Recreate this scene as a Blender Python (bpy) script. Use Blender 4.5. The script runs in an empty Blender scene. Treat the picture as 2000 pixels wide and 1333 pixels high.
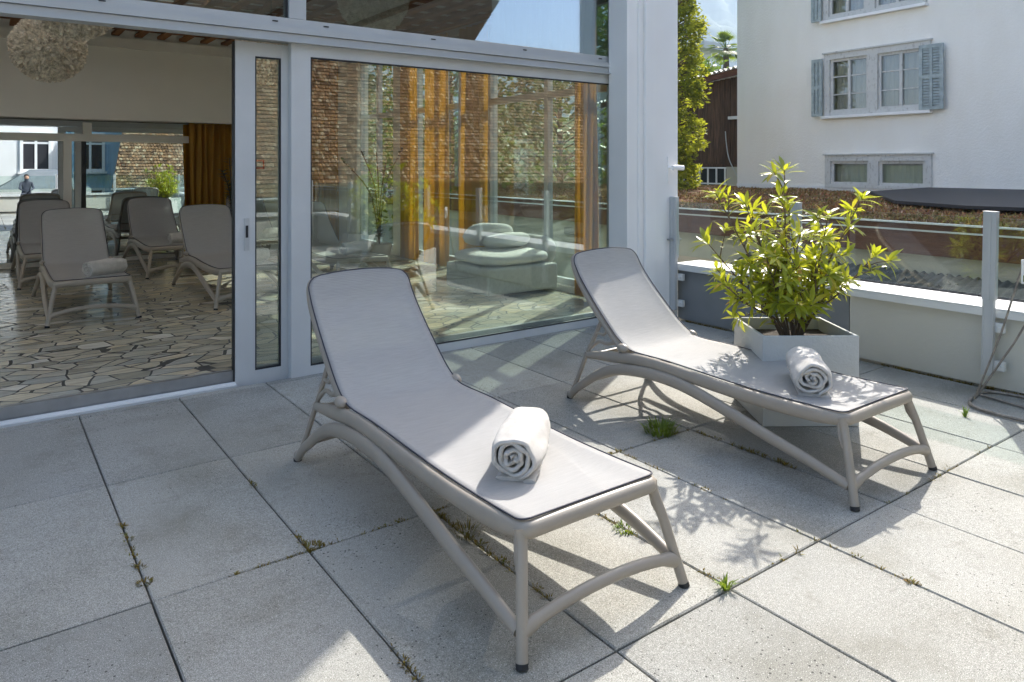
import bpy, bmesh, math, random
from mathutils import Vector, Matrix, noise
R = math.radians
random.seed(7)
sc = bpy.context.scene
col = sc.collection

# ------------------------------------------------------------------ camera, sky, sun, exposure
CAM_H = 1.348
cam_d = bpy.data.cameras.new('camera'); cam = bpy.data.objects.new('camera', cam_d); col.objects.link(cam)
cam.location = (0, 0, CAM_H); cam.rotation_euler = (R(90), 0, -0.630)
cam_d.sensor_width = 36; cam_d.lens = 1424/2000*36
cam_d.shift_y = -(666.5-323)/2000
cam_d.clip_start = .05; cam_d.clip_end = 20000
sc.camera = cam
SUNV = Vector((1.03, .59, 1.0)).normalized()
sun_el = math.asin(SUNV.z); sun_az = math.atan2(SUNV.x, SUNV.y)
w = bpy.data.worlds.new('World'); sc.world = w; w.use_nodes = True
nt = w.node_tree; nt.nodes.clear()
sky = nt.nodes.new('ShaderNodeTexSky'); sky.sky_type = 'NISHITA'; sky.sun_disc = False
sky.sun_elevation = sun_el; sky.sun_rotation = sun_az
sky.air_density = .8; sky.dust_density = 5.0; sky.ozone_density = .2; sky.altitude = 400
bg = nt.nodes.new('ShaderNodeBackground'); bg.inputs[1].default_value = .15
wo = nt.nodes.new('ShaderNodeOutputWorld')
nt.links.new(sky.outputs[0], bg.inputs[0]); nt.links.new(bg.outputs[0], wo.inputs[0])
sl = bpy.data.lights.new('sun', 'SUN'); sl.energy = 4.1; sl.angle = R(.53); sl.color = (1, .955, .88)
so = bpy.data.objects.new('sun', sl); col.objects.link(so)
so.rotation_euler = SUNV.to_track_quat('Z', 'Y').to_euler(); so.location = (20, 12, 20)
sc.view_settings.view_transform = 'Standard'; sc.view_settings.look = 'None'
sc.view_settings.exposure = 1.56; sc.view_settings.gamma = 1.0
cy = sc.cycles
cy.max_bounces = 10; cy.diffuse_bounces = 5; cy.glossy_bounces = 5; cy.transmission_bounces = 6; cy.transparent_max_bounces = 24
cy.caustics_reflective = False; cy.caustics_refractive = False; cy.sample_clamp_indirect = 6
cy.use_denoising = True

# ------------------------------------------------------------------ mesh helpers
class MB:
    def __init__(s): s.v = []; s.f = []; s.sm = []
    def add(s, vs, fs, smooth=False):
        o = len(s.v); s.v += [tuple(p) for p in vs]; s.f += [tuple(i+o for i in f) for f in fs]; s.sm += [smooth]*len(fs)
    def box(s, a, b, rot=0, piv=None):
        x0, y0, z0 = a; x1, y1, z1 = b
        vs = [(x0,y0,z0),(x1,y0,z0),(x1,y1,z0),(x0,y1,z0),(x0,y0,z1),(x1,y0,z1),(x1,y1,z1),(x0,y1,z1)]
        if rot:
            c, sn = math.cos(rot), math.sin(rot); px, py = piv or ((x0+x1)/2, (y0+y1)/2)
            vs = [(px+(x-px)*c-(y-py)*sn, py+(x-px)*sn+(y-py)*c, z) for x, y, z in vs]
        s.add(vs, [(0,3,2,1),(4,5,6,7),(0,1,5,4),(1,2,6,5),(2,3,7,6),(3,0,4,7)])
        return s
    def prism(s, poly, z0, z1):
        n = len(poly)
        s.add([(x,y,z0) for x,y in poly]+[(x,y,z1) for x,y in poly],
              [tuple(range(n-1,-1,-1)), tuple(range(n,2*n))]+[(i,(i+1)%n,n+(i+1)%n,n+i) for i in range(n)])
        return s
    def sweep(s, pts, rads, n=10, up=(0,0,1), caps=True, smooth=True):
        """tube; rads: scalar or (side, up) per point"""
        pts = [Vector(p) for p in pts]; up = Vector(up); vs = []; m = len(pts)
        prev = None
        for i, p in enumerate(pts):
            t = (pts[min(i+1,m-1)]-pts[max(i-1,0)])
            t = t.normalized() if t.length > 1e-9 else Vector((0,0,1))
            u = up if prev is None else prev
            sd = t.cross(u)
            if sd.length < 1e-4: sd = t.cross(Vector((1,0,0)) if abs(t.x) < .9 else Vector((0,1,0)))
            sd.normalize(); uu = sd.cross(t).normalized()
            if up.length > 1.5: prev = uu
            r = rads[i] if isinstance(rads, (list, tuple)) and len(rads) == m and m > 2 or isinstance(rads, list) else rads
            ra, rb = (r if isinstance(r, tuple) else (r, r))
            for k in range(n):
                a = 2*math.pi*k/n
                vs.append(p+sd*math.cos(a)*ra+uu*math.sin(a)*rb)
        fs = [(i*n+k, i*n+(k+1)%n, (i+1)*n+(k+1)%n, (i+1)*n+k) for i in range(m-1) for k in range(n)]
        s.add(vs, fs, smooth)
        if caps:
            s.add(vs[:n], [tuple(range(n-1,-1,-1))]); s.add(vs[-n:], [tuple(range(n))])
        return s
    def sphere(s, c, r, nu=12, nv=8, sc3=(1,1,1)):
        vs = []; fs = []
        for j in range(nv+1):
            th = math.pi*j/nv
            for i in range(nu):
                ph = 2*math.pi*i/nu
                vs.append((c[0]+r*sc3[0]*math.sin(th)*math.cos(ph), c[1]+r*sc3[1]*math.sin(th)*math.sin(ph), c[2]+r*sc3[2]*math.cos(th)))
        for j in range(nv):
            for i in range(nu):
                fs.append((j*nu+i, (j+1)*nu+i, (j+1)*nu+(i+1)%nu, j*nu+(i+1)%nu))
        s.add(vs, fs, True); return s
    def grid(s, P, nu, nv, smooth=True):
        vs = [P(i/nu, j/nv) for j in range(nv+1) for i in range(nu+1)]
        s.add(vs, [(j*(nu+1)+i, j*(nu+1)+i+1, (j+1)*(nu+1)+i+1, (j+1)*(nu+1)+i) for j in range(nv) for i in range(nu)], smooth); return s
    def xf(s, M):
        s.v = [tuple(M @ Vector(p)) for p in s.v]; return s
    def build(s, name, mat, parent=None, bevel=0, solid=0):
        me = bpy.data.meshes.new(name); me.from_pydata(s.v, [], s.f); me.update()
        me.polygons.foreach_set('use_smooth', s.sm); me.materials.append(mat)
        o = bpy.data.objects.new(name, me); col.objects.link(o)
        if parent is not None: o.parent = parent
        if solid:
            md = o.modifiers.new('solid', 'SOLIDIFY'); md.thickness = solid; md.offset = 0
        if bevel:
            md = o.modifiers.new('bevel', 'BEVEL'); md.width = bevel; md.segments = 2; md.limit_method = 'ANGLE'; md.angle_limit = R(50)
        return o

def tag(o, label=None, cat=None, group=None, kind=None):
    if label: o['label'] = label
    if cat: o['category'] = cat
    if group: o['group'] = group
    if kind: o['kind'] = kind
    return o
def empty(name, loc=(0,0,0), rz=0):
    o = bpy.data.objects.new(name, None); col.objects.link(o); o.location = loc; o.rotation_euler = (0,0,rz); o.empty_display_size = .2; return o
def copy_tree(o, parent=None):
    c = o.copy(); col.objects.link(c); c.parent = parent
    for ch in list(o.children): copy_tree(ch, c)
    return c
def spline(pts, per=6):
    """Catmull-Rom through points (any dimension)"""
    out = []; n = len(pts)
    for i in range(n-1):
        p0 = pts[max(i-1,0)]; p1 = pts[i]; p2 = pts[i+1]; p3 = pts[min(i+2,n-1)]
        for k in range(per):
            t = k/per
            out.append(tuple(.5*((2*b)+(-a+c)*t+(2*a-5*b+4*c-d)*t*t+(-a+3*b-3*c+d)*t**3) for a,b,c,d in zip(p0,p1,p2,p3)))
    out.append(tuple(pts[-1])); return out
def mir(pts): return [(-p[0],)+tuple(p[1:]) for p in pts]

# ------------------------------------------------------------------ material helpers
def mat(name):
    m = bpy.data.materials.new(name); m.use_nodes = True; m.node_tree.nodes.clear(); return m, m.node_tree
def N(t, typ, **kw):
    n = t.nodes.new(typ)
    for k, v in kw.items(): setattr(n, k, v)
    return n
def L(t, a, b): t.links.new(a, b)
def ramp(t, fac, stops, interp='LINEAR'):
    r = N(t, 'ShaderNodeValToRGB'); r.color_ramp.interpolation = interp
    e = r.color_ramp.elements
    while len(e) < len(stops): e.new(.5)
    for i, (p, c) in enumerate(stops):
        e[i].position = p; e[i].color = (c if isinstance(c, (tuple, list)) else (c,c,c))[:3]+(1,) if isinstance(c, (tuple, list)) else (c,c,c,1)
    L(t, fac, r.inputs[0]); return r.outputs[0]
def mixc(t, fac, a, b, mode='MIX'):
    m = N(t, 'ShaderNodeMix', data_type='RGBA', blend_type=mode)
    for i, v in ((0, fac), (6, a), (7, b)):
        if hasattr(v, 'is_output') or hasattr(v, 'links'): L(t, v, m.inputs[i])
        elif i == 0: m.inputs[0].default_value = v
        else: m.inputs[i].default_value = tuple(v)[:3]+(1,)
    return m.outputs[2]
def coords(t, obj=True, scale=(1,1,1), rot=(0,0,0)):
    tc = N(t, 'ShaderNodeTexCoord'); mp = N(t, 'ShaderNodeMapping')
    L(t, tc.outputs['Object' if obj else 'Generated'], mp.inputs[0]); mp.inputs['Scale'].default_value = scale; mp.inputs['Rotation'].default_value = rot
    return mp.outputs[0]
def nz(t, vec, scale, detail=4, rough=.55, out=0):
    n = N(t, 'ShaderNodeTexNoise'); n.inputs['Scale'].default_value = scale; n.inputs['Detail'].default_value = detail; n.inputs['Roughness'].default_value = rough
    L(t, vec, n.inputs['Vector']); return n.outputs[out]
def bsdf(t, color, rough=.6, metal=0, spec=.5, bump=None, bstr=.2, bdist=.01):
    b = N(t, 'ShaderNodeBsdfPrincipled')
    if hasattr(color, 'links'): L(t, color, b.inputs['Base Color'])
    else: b.inputs['Base Color'].default_value = tuple(color)+(1,)
    if hasattr(rough, 'links'): L(t, rough, b.inputs['Roughness'])
    else: b.inputs['Roughness'].default_value = rough
    b.inputs['Metallic'].default_value = metal; b.inputs['Specular IOR Level'].default_value = spec
    if bump is not None:
        bp = N(t, 'ShaderNodeBump'); bp.inputs['Strength'].default_value = bstr; bp.inputs['Distance'].default_value = bdist
        L(t, bump, bp.inputs['Height']); L(t, bp.outputs[0], b.inputs['Normal'])
    return b
def out(t, sh):
    o = N(t, 'ShaderNodeOutputMaterial'); L(t, sh, o.inputs[0])
def simple(name, c, rough=.5, metal=0, var=.06, nscale=6, bump=.05, bscale=60, spec=.5):
    m, t = mat(name); v = coords(t)
    n = nz(t, v, nscale, 5)
    cc = mixc(t, 1, ramp(t, n, [(.3, 1-var), (.7, 1+var)]), c, 'MULTIPLY') if var else c
    b = bsdf(t, cc, rough, metal, spec, nz(t, v, bscale, 3) if bump else None, bump, .004)
    out(t, b.outputs[0]); return m

# ---- materials
def m_slab():
    m, t = mat('concrete_slab'); v = coords(t)
    geo = N(t, 'ShaderNodeNewGeometry')
    fine = nz(t, v, 330, 3, .7); mid = nz(t, v, 60, 5, .7); big = nz(t, v, 2.2, 6, .6); big2 = nz(t, v, .8, 3, .5)
    base = ramp(t, fine, [(.32, (.10,.10,.088)), (.5, (.40,.40,.375)), (.68, (.76,.755,.715))])
    c = mixc(t, .30, base, ramp(t, mid, [(.35, (.24,.235,.22)), (.65, (.48,.475,.45))]))
    tone = ramp(t, geo.outputs['Random Per Island'], [(0, (.70,.705,.70)), (.5, (.80,.80,.79)), (1, (.93,.925,.90))])
    c = mixc(t, 1, c, tone, 'MULTIPLY')
    c = mixc(t, 1, c, ramp(t, big, [(.3, (.76,.75,.71)), (.5, (1.,1.,1.)), (.75, (1.08,1.08,1.08))]), 'MULTIPLY')
    c = mixc(t, 1, c, ramp(t, big2, [(.35, (.92,.90,.86)), (.65, (1.05,1.05,1.06))]), 'MULTIPLY')
    li = ramp(t, nz(t, v, 7, 7, .75), [(.56, 0.), (.66, .35)])
    c = mixc(t, li, c, (.16,.15,.115))
    # open pores, denser on some slabs
    vo = N(t, 'ShaderNodeTexVoronoi'); vo.inputs['Scale'].default_value = 62; L(t, v, vo.inputs['Vector'])
    pm = N(t, 'ShaderNodeMath', operation='LESS_THAN'); L(t, vo.outputs['Distance'], pm.inputs[0])
    thr = N(t, 'ShaderNodeMapRange'); L(t, nz(t, v, 1.3, 3), thr.inputs[0]); thr.inputs[1].default_value=.40; thr.inputs[2].default_value=.68; thr.inputs[3].default_value=.05; thr.inputs[4].default_value=.24
    L(t, thr.outputs[0], pm.inputs[1])
    sel = N(t, 'ShaderNodeSeparateColor'); L(t, vo.outputs['Color'], sel.inputs[0])
    s2 = N(t, 'ShaderNodeMath', operation='GREATER_THAN'); s2.inputs[1].default_value = .62; L(t, sel.outputs[0], s2.inputs[0])
    pf = N(t, 'ShaderNodeMath', operation='MULTIPLY'); L(t, pm.outputs[0], pf.inputs[0]); L(t, s2.outputs[0], pf.inputs[1])
    c = mixc(t, pf.outputs[0], c, (.07,.068,.06))
    # pale mica flecks
    vo2 = N(t, 'ShaderNodeTexVoronoi'); vo2.inputs['Scale'].default_value = 120; L(t, v, vo2.inputs['Vector'])
    w1 = N(t, 'ShaderNodeMath', operation='LESS_THAN'); w1.inputs[1].default_value = .14; L(t, vo2.outputs['Distance'], w1.inputs[0])
    c = mixc(t, w1.outputs[0], c, (.62,.61,.58))
    b = bsdf(t, c, .82, 0, .35, fine, .5, .002); out(t, b.outputs[0]); return m
def m_paving():
    m, t = mat('crazy_paving'); v = coords(t, scale=(.82,1.3,1), rot=(0,0,.35))
    d = N(t, 'ShaderNodeTexNoise'); d.inputs['Scale'].default_value = 1.1; L(t, v, d.inputs['Vector'])
    vv = mixc(t, .16, v, d.outputs['Color'], 'ADD')
    def vor(feat, sc_):
        q = N(t, 'ShaderNodeTexVoronoi', feature=feat); q.inputs['Scale'].default_value = sc_; q.inputs['Randomness'].default_value = .95; L(t, vv, q.inputs['Vector']); return q
    e1 = vor('DISTANCE_TO_EDGE', 6.6); c1 = vor('F1', 6.6)
    joint = ramp(t, e1.outputs['Distance'], [(.030, 1.), (.048, 0.)])
    sep = N(t, 'ShaderNodeSeparateColor'); L(t, c1.outputs['Color'], sep.inputs[0])
    stone = ramp(t, sep.outputs[0], [(0, (.40,.37,.28)), (.3, (.58,.53,.40)), (.55, (.46,.46,.40)), (.8, (.68,.58,.40)), (1, (.72,.70,.62))])
    vein = nz(t, coords(t, scale=(2,14,1), rot=(0,0,.5)), 3, 6)
    stone = mixc(t, .6, stone, mixc(t, 1, stone, ramp(t, vein, [(.3, .7), (.7, 1.25)]), 'MULTIPLY'))
    c = mixc(t, joint, stone, (.075,.072,.062))
    rg = ramp(t, joint, [(0, .15), (1, .7)])
    b = bsdf(t, c, rg, 0, .5, joint, -.3, .003); out(t, b.outputs[0]); return m
def m_glass(name, tint=(.90,.96,.93), base=.12, edge=.85, power=3.2, rough=0.0, rcol=(.95,.98,1)):
    m, t = mat(name)
    lw = N(t, 'ShaderNodeLayerWeight'); lw.inputs[0].default_value = .5
    p = N(t, 'ShaderNodeMath', operation='POWER'); p.inputs[1].default_value = power; L(t, lw.outputs['Facing'], p.inputs[0])
    mr = N(t, 'ShaderNodeMapRange'); mr.inputs[3].default_value = base; mr.inputs[4].default_value = edge; L(t, p.outputs[0], mr.inputs[0])
    tr = N(t, 'ShaderNodeBsdfTransparent'); tr.inputs[0].default_value = tint+(1,)
    gl = N(t, 'ShaderNodeBsdfGlossy'); gl.inputs['Roughness'].default_value = rough; gl.inputs['Color'].default_value = rcol+(1,)
    mx = N(t, 'ShaderNodeMixShader'); L(t, mr.outputs[0], mx.inputs[0]); L(t, tr.outputs[0], mx.inputs[1]); L(t, gl.outputs[0], mx.inputs[2])
    out(t, mx.outputs[0]); return m
def m_fabric():
    m, t = mat('mesh_fabric'); v = coords(t)
    wv = N(t, 'ShaderNodeTexWave', bands_direction='X'); wv.inputs['Scale'].default_value = 95; wv.inputs['Distortion'].default_value = .6; L(t, v, wv.inputs['Vector'])
    wv2 = N(t, 'ShaderNodeTexWave', bands_direction='Y'); wv2.inputs['Scale'].default_value = 95; wv2.inputs['Distortion'].default_value = .6; L(t, v, wv2.inputs['Vector'])
    streak = nz(t, coords(t, scale=(6,160,120)), 2.0, 3)
    c = ramp(t, streak, [(.3, (.55,.54,.535)), (.7, (.68,.67,.66))])
    wmul = mixc(t, 1, wv.outputs[1] if False else wv.outputs['Color'], wv2.outputs['Color'], 'MULTIPLY')
    c = mixc(t, 1, c, ramp(t, wmul, [(0, .80), (.6, 1.08)]), 'MULTIPLY')
    b = bsdf(t, c, .62, 0, .3, wmul, .25, .001)
    tl = N(t, 'ShaderNodeBsdfTranslucent'); tl.inputs[0].default_value = (.5,.48,.44,1)
    m1 = N(t, 'ShaderNodeMixShader'); m1.inputs[0].default_value = .28; L(t, b.outputs[0], m1.inputs[1]); L(t, tl.outputs[0], m1.inputs[2])
    tr = N(t, 'ShaderNodeBsdfTransparent'); m2 = N(t, 'ShaderNodeMixShader'); m2.inputs[0].default_value = .24
    L(t, m1.outputs[0], m2.inputs[1]); L(t, tr.outputs[0], m2.inputs[2]); out(t, m2.outputs[0]); return m
def m_leaf(name, stops, trans=(.30,.42,.03), tf=.35, rough=.28):
    m, t = mat(name); geo = N(t, 'ShaderNodeNewGeometry')
    c = ramp(t, geo.outputs['Random Per Island'], stops)
    b = bsdf(t, c, rough, 0, .5)
    tl = N(t, 'ShaderNodeBsdfTranslucent'); tc = mixc(t, .5, c, trans); L(t, tc, tl.inputs[0])
    mx = N(t, 'ShaderNodeMixShader'); mx.inputs[0].default_value = tf; L(t, b.outputs[0], mx.inputs[1]); L(t, tl.outputs[0], mx.inputs[2])
    out(t, mx.outputs[0]); return m
def m_tiles():
    m, t = mat('clay_roof_tiles'); geo = N(t, 'ShaderNodeNewGeometry'); v = coords(t)
    c = ramp(t, geo.outputs['Random Per Island'], [(0, (.09,.055,.035)), (.35, (.19,.11,.06)), (.6, (.28,.16,.085)), (.85, (.27,.19,.12)), (1, (.38,.30,.20))])
    c = mixc(t, .45, c, mixc(t, 1, c, ramp(t, nz(t, v, 1.3, 5), [(.3, .45), (.7, 1.5)]), 'MULTIPLY'))
    b = bsdf(t, c, .85, 0, .3); out(t, b.outputs[0]); return m
def m_stucco(name, c0, c1, bstr=.5, sc_=18):
    m, t = mat(name); v = coords(t)
    c = ramp(t, nz(t, v, .55, 6, .6), [(.3, c0), (.7, c1)])
    dirt = ramp(t, nz(t, coords(t, scale=(2,2,.7)), 1.1, 6), [(.30, (.88,.86,.82)), (.6, (1,1,1))])
    c = mixc(t, .35, c, mixc(t, 1, c, dirt, 'MULTIPLY'))
    b = bsdf(t, c, .9, 0, .2, nz(t, v, sc_, 6, .7), bstr, .02); out(t, b.outputs[0]); return m
def m_wood(name, a, b_, sc_=(12,12,.8)):
    m, t = mat(name); v = coords(t, scale=sc_)
    geo = N(t, 'ShaderNodeNewGeometry')
    c = ramp(t, nz(t, v, 2.2, 7, .65), [(.28, a), (.72, b_)])
    c = mixc(t, 1, c, ramp(t, geo.outputs['Random Per Island'], [(0, .6), (1, 1.3)]), 'MULTIPLY')
    b = bsdf(t, c, .8, 0, .3, nz(t, v, 5, 5), .4, .004); out(t, b.outputs[0]); return m
def m_peel():
    m, t = mat('peeling_white_paint'); v = coords(t, scale=(3,3,1.6))
    n = nz(t, v, 6, 9, .75)
    f = ramp(t, n, [(.54, 0.), (.63, .6)])
    c = mixc(t, f, (.62,.62,.60), (.30,.28,.25))
    b = bsdf(t, c, .75, 0, .3, n, .5, .004); out(t, b.outputs[0]); return m
def m_terry():
    m, t = mat('terry_cloth'); v = coords(t)
    n = nz(t, v, 260, 3, .7); n2 = nz(t, v, 22, 5)
    c = ramp(t, n2, [(.3, (.54,.51,.465)), (.7, (.64,.61,.565))])
    hh = mixc(t, .5, n, n2); b = bsdf(t, c, .95, 0, .15, hh, 1., .006); b.inputs['Sheen Weight'].default_value = .3
    out(t, b.outputs[0]); return m
def m_curtain():
    m, t = mat('ochre_curtain'); v = coords(t, scale=(30,30,1))
    c = ramp(t, nz(t, v, 2, 4), [(.3, (.48,.30,.055)), (.7, (.66,.43,.085))])
    b = bsdf(t, c, .8, 0, .2)
    tl = N(t, 'ShaderNodeBsdfTranslucent'); tl.inputs[0].default_value = (.80,.53,.09,1)
    mx = N(t, 'ShaderNodeMixShader'); mx.inputs[0].default_value = .6; L(t, b.outputs[0], mx.inputs[1]); L(t, tl.outputs[0], mx.inputs[2])
    out(t, mx.outputs[0]); return m
def m_ground(name, stops, sc_, rough=.95, sc2=None):
    m, t = mat(name); v = coords(t)
    c = ramp(t, nz(t, v, sc_, 8, .65), stops)
    if sc2: c = mixc(t, 1, c, ramp(t, nz(t, v, sc2, 6, .7), [(.3, .5), (.7, 1.5)]), 'MULTIPLY')
    b = bsdf(t, c, rough, 0, .1, nz(t, v, sc_*3, 5), .7, .05); out(t, b.outputs[0]); return m

M = dict(
    slab=m_slab(), paving=m_paving(),
    joint=simple('joint_soil', (.05,.045,.035), .95),
    alu=simple('grey_powder_coat', (.47,.485,.49), .42, 0, .07, 2.2, .03, 400),
    aluw=simple('pale_frame_coat', (.585,.60,.605), .38, 0, .06, 2.2, .02, 400),
    metal=simple('brushed_sill_metal', (.42,.43,.44), .38, .8, .12, 8, .1, 120),
    white=simple('white_coat', (.86,.86,.855), .45, 0, .04, 2, .04, 90),
    black=simple('black_rubber', (.02,.02,.022), .6, 0, 0, 1, 0),
    dark=simple('dark_gasket', (.012,.014,.018), .5, 0, 0, 1, 0),
    taupe=simple('taupe_resin', (.355,.31,.255), .38, 0, .04, 7, .06, 700),
    piping=simple('charcoal_piping', (.035,.037,.055), .6, 0, 0, 1, 0),
    fabric=m_fabric(), terry=m_terry(),
    cream=simple('cream_plaster', (.80,.785,.73), .9, 0, .03, 2, .08, 200),
    ceilwood=m_wood('ceiling_wood', (.17,.07,.022), (.34,.15,.05)),
    curtain=m_curtain(),
    sheer=simple('sheer_curtain', (.8,.8,.78), .9, 0, .03, 4, 0),
    glass=m_glass('window_glass', (.90,.96,.93), .14, .92, 2.3),
    coated=m_glass('coated_glass', (.12,.16,.17), .86, .95, 2, 0, (.88,.96,1)),
    rail_glass=m_glass('guard_glass', (.91,.965,.94), .07, .7, 3.4),
    hglass=m_glass('old_window_glass', (.80,.81,.80), .10, .8, 3.0),
    cement=m_stucco('fibre_cement', (.50,.52,.51), (.60,.61,.60), .25, 40),
    parapet=m_stucco('parapet_paint', (.50,.49,.43), (.60,.585,.52), .12, 30),
    cap=simple('cap_sheet', (.66,.67,.66), .45, 0, .06, 4, .03, 40),
    stucco=m_stucco('white_stucco', (.90,.875,.82), (.93,.91,.86), .6, 22),
    stucco_w=m_stucco('bright_stucco', (.74,.75,.76), (.80,.81,.82), .3, 14),
    stucco_tint=m_stucco('shade_tinted_stucco', (.33,.52,.70), (.40,.60,.77), .3, 14),  # blue stands for shade and the tint of the mirroring glass
    beige=m_stucco('beige_render', (.46,.43,.35), (.56,.52,.43), .3, 20),
    peel=m_peel(),
    shutter=simple('shutter_paint', (.36,.42,.43), .7, 0, .22, 9, .3, 60),
    tiles=m_tiles(),
    barn=m_wood('old_barn_wood', (.035,.02,.013), (.20,.11,.065)),
    fascia=m_wood('red_brown_fascia', (.09,.035,.022), (.17,.075,.045), (1,1,9)),
    sedum=m_ground('sedum_mat', [(.3, (.05,.04,.02)), (.45, (.13,.06,.035)), (.58, (.17,.13,.05)), (.72, (.10,.12,.035))], 5, .95, 26),
    corr=simple('dark_corrugated', (.09,.085,.075), .85, 0, .5, 7, .5, 30),
    solar=simple('solar_glass', (.022,.021,.026), .55, 0, .1, 4, .04, 40),
    leaf=m_leaf('laurel_leaf', [(0, (.13,.18,.02)), (.4, (.27,.32,.025)), (.8, (.42,.46,.035)), (.95, (.46,.40,.04)), (.985, (.46,.30,.05)), (1, (.40,.12,.05))], (.85,.85,.04), .45),
    bark=simple('stem_bark', (.13,.09,.055), .85, 0, .3, 30, .4, 90),
    thuja=m_leaf('conifer_spray', [(0, (.06,.10,.012)), (.5, (.16,.21,.02)), (1, (.30,.32,.03))], (.80,.80,.05), .5, .6),
    bush=m_leaf('bush_leaf', [(0, (.03,.07,.015)), (.5, (.07,.13,.02)), (1, (.13,.19,.03))], (.35,.5,.05), .3, .5),
    darkleaf=m_leaf('dark_leaf', [(0, (.015,.035,.012)), (1, (.04,.08,.02))], (.1,.2,.03), .15, .35),
    soil=simple('potting_soil', (.030,.022,.015), .95, 0, .4, 20, .8, 60),
    moss=m_leaf('moss_tuft', [(0, (.09,.055,.015)), (.45, (.19,.12,.02)), (.75, (.24,.18,.025)), (.9, (.13,.16,.02)), (1, (.26,.13,.03))], (.3,.35,.04), .2, .8),
    grass=m_leaf('grass_blade', [(0, (.07,.13,.012)), (1, (.18,.27,.03))], (.5,.62,.05), .35, .5),
    feather=simple('lamp_petals', (.88,.81,.70), .9, 0, .35, 30, 0),
    cushion=simple('canvas_cushion', (.74,.73,.69), .92, 0, .05, 8, .3, 120),
    rattan=simple('woven_base', (.60,.60,.56), .8, 0, .1, 30, .4, 90),
    red=simple('alarm_red', (.48,.03,.02), .4, 0, 0),
    concrete=m_stucco('board_concrete', (.24,.24,.23), (.36,.36,.34), .5, 9),
    hill=m_ground('hillside', [(.3, (.03,.05,.015)), (.55, (.07,.10,.03)), (.75, (.13,.15,.06))], .12, .95, .9),
    mountain=m_ground('mountain_forest', [(.3, (.03,.05,.03)), (.6, (.07,.09,.05)), (.8, (.16,.16,.14))], .004, .95, .03),
    street=simple('street_asphalt', (.06,.06,.06), .9, 0, .2, 2, .3, 30),
    canopy=simple('grey_canvas', (.16,.18,.20), .8, 0, .1, 3, .05),
    rust=simple('rusty_steel', (.24,.215,.19), .6, .4, .35, 30, .2, 100),
    skin=simple('skin', (.50,.30,.21), .6, 0, .03), cloth=simple('dark_clothes', (.05,.06,.08), .9, 0, .2),
    jeans=simple('denim', (.08,.12,.20), .9, 0, .2), hair=simple('dark_hair', (.03,.02,.015), .7, 0, .2),
)

def m_opal():
    m, t = mat('fill_glazing'); tl = N(t, 'ShaderNodeBsdfTranslucent'); tl.inputs[0].default_value = (.80,.80,.78,1); out(t, tl.outputs[0]); return m  # milky sheet for the added roof light
M['opal'] = m_opal()
M['upglass'] = m_glass('upper_glass', (.80,.88,.88), .34, .92, 2.2, 0, (.88,.94,1))
M['cladshade'] = simple('shaded_cladding', (.20,.21,.215), .5, 0, .06, 4, .04, 60)  # cladding colour darkened for the shaded end of the parapet

# ------------------------------------------------------------------ ground, terrain, terrace
YF = 4.575
g = MB().grid(lambda u, v: ((u-.5)*9000, (v-.5)*9000, -3.4), 4, 4).build('ground', M['hill']); tag(g, kind='structure')
tb = MB(); tb.box((-7, -3.6, -3.3), (5.16, YF+.02, -.045)); o = tb.build('terrace_base', M['joint']); tag(o, kind='structure')
sb = MB(); P = .5; X0 = .428; Y0 = 3.485; QY = 1.009
rng = random.Random(3)
for i in range(-15, 10):
    for j in range(-2, 7):
        x0 = X0+i*P+.003; x1 = X0+(i+1)*P-.003; y1 = Y0+QY*(1-j)-.0035; y0 = y1-QY+.007
        if i >= 8: x1 = 4.90
        if i == 9: continue
        y1 = min(y1, YF-.012)
        if y0 >= y1-.05 or y0 < -3.6: continue
        dz = rng.uniform(-.0015, .0015); c = .004
        zt = 0+dz; tx, ty = rng.uniform(-.0012,.0012), rng.uniform(-.0012,.0012)
        vs = [(x0,y0,-.04),(x1,y0,-.04),(x1,y1,-.04),(x0,y1,-.04),
              (x0,y0,zt-c),(x1,y0,zt-c),(x1,y1,zt-c),(x0,y1,zt-c),
              (x0+c,y0+c,zt-tx-ty),(x1-c,y0+c,zt+tx-ty),(x1-c,y1-c,zt+tx+ty),(x0+c,y1-c,zt-tx+ty)]
        sb.add(vs, [(0,3,2,1),(0,1,5,4),(1,2,6,5),(2,3,7,6),(3,0,4,7),(4,5,9,8),(5,6,10,9),(6,7,11,10),(7,4,8,11),(8,9,10,11)])
o = sb.build('terrace_paving', M['slab']); tag(o, kind='structure')

# ------------------------------------------------------------------ pavilion building
D = 10.9; XS = 4.93; XL = -9.0; ZI = .08; ZC = 3.08; HT = 5.4
pav = empty('glass_pavilion', (1.6, YF, 0)); PI_ = Matrix.Translation((-1.6, -YF, 0))
tag(pav, 'modern hall with grey framed sliding glass front and white corner column beside the terrace', 'building')
def part(name, mb, m, par=pav, **kw): return mb.xf(PI_).build(name, m, par, **kw)
part('floor', MB().box((XL, YF+.10, -.6), (XS-.1, D, ZI)), M['paving'])
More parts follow.
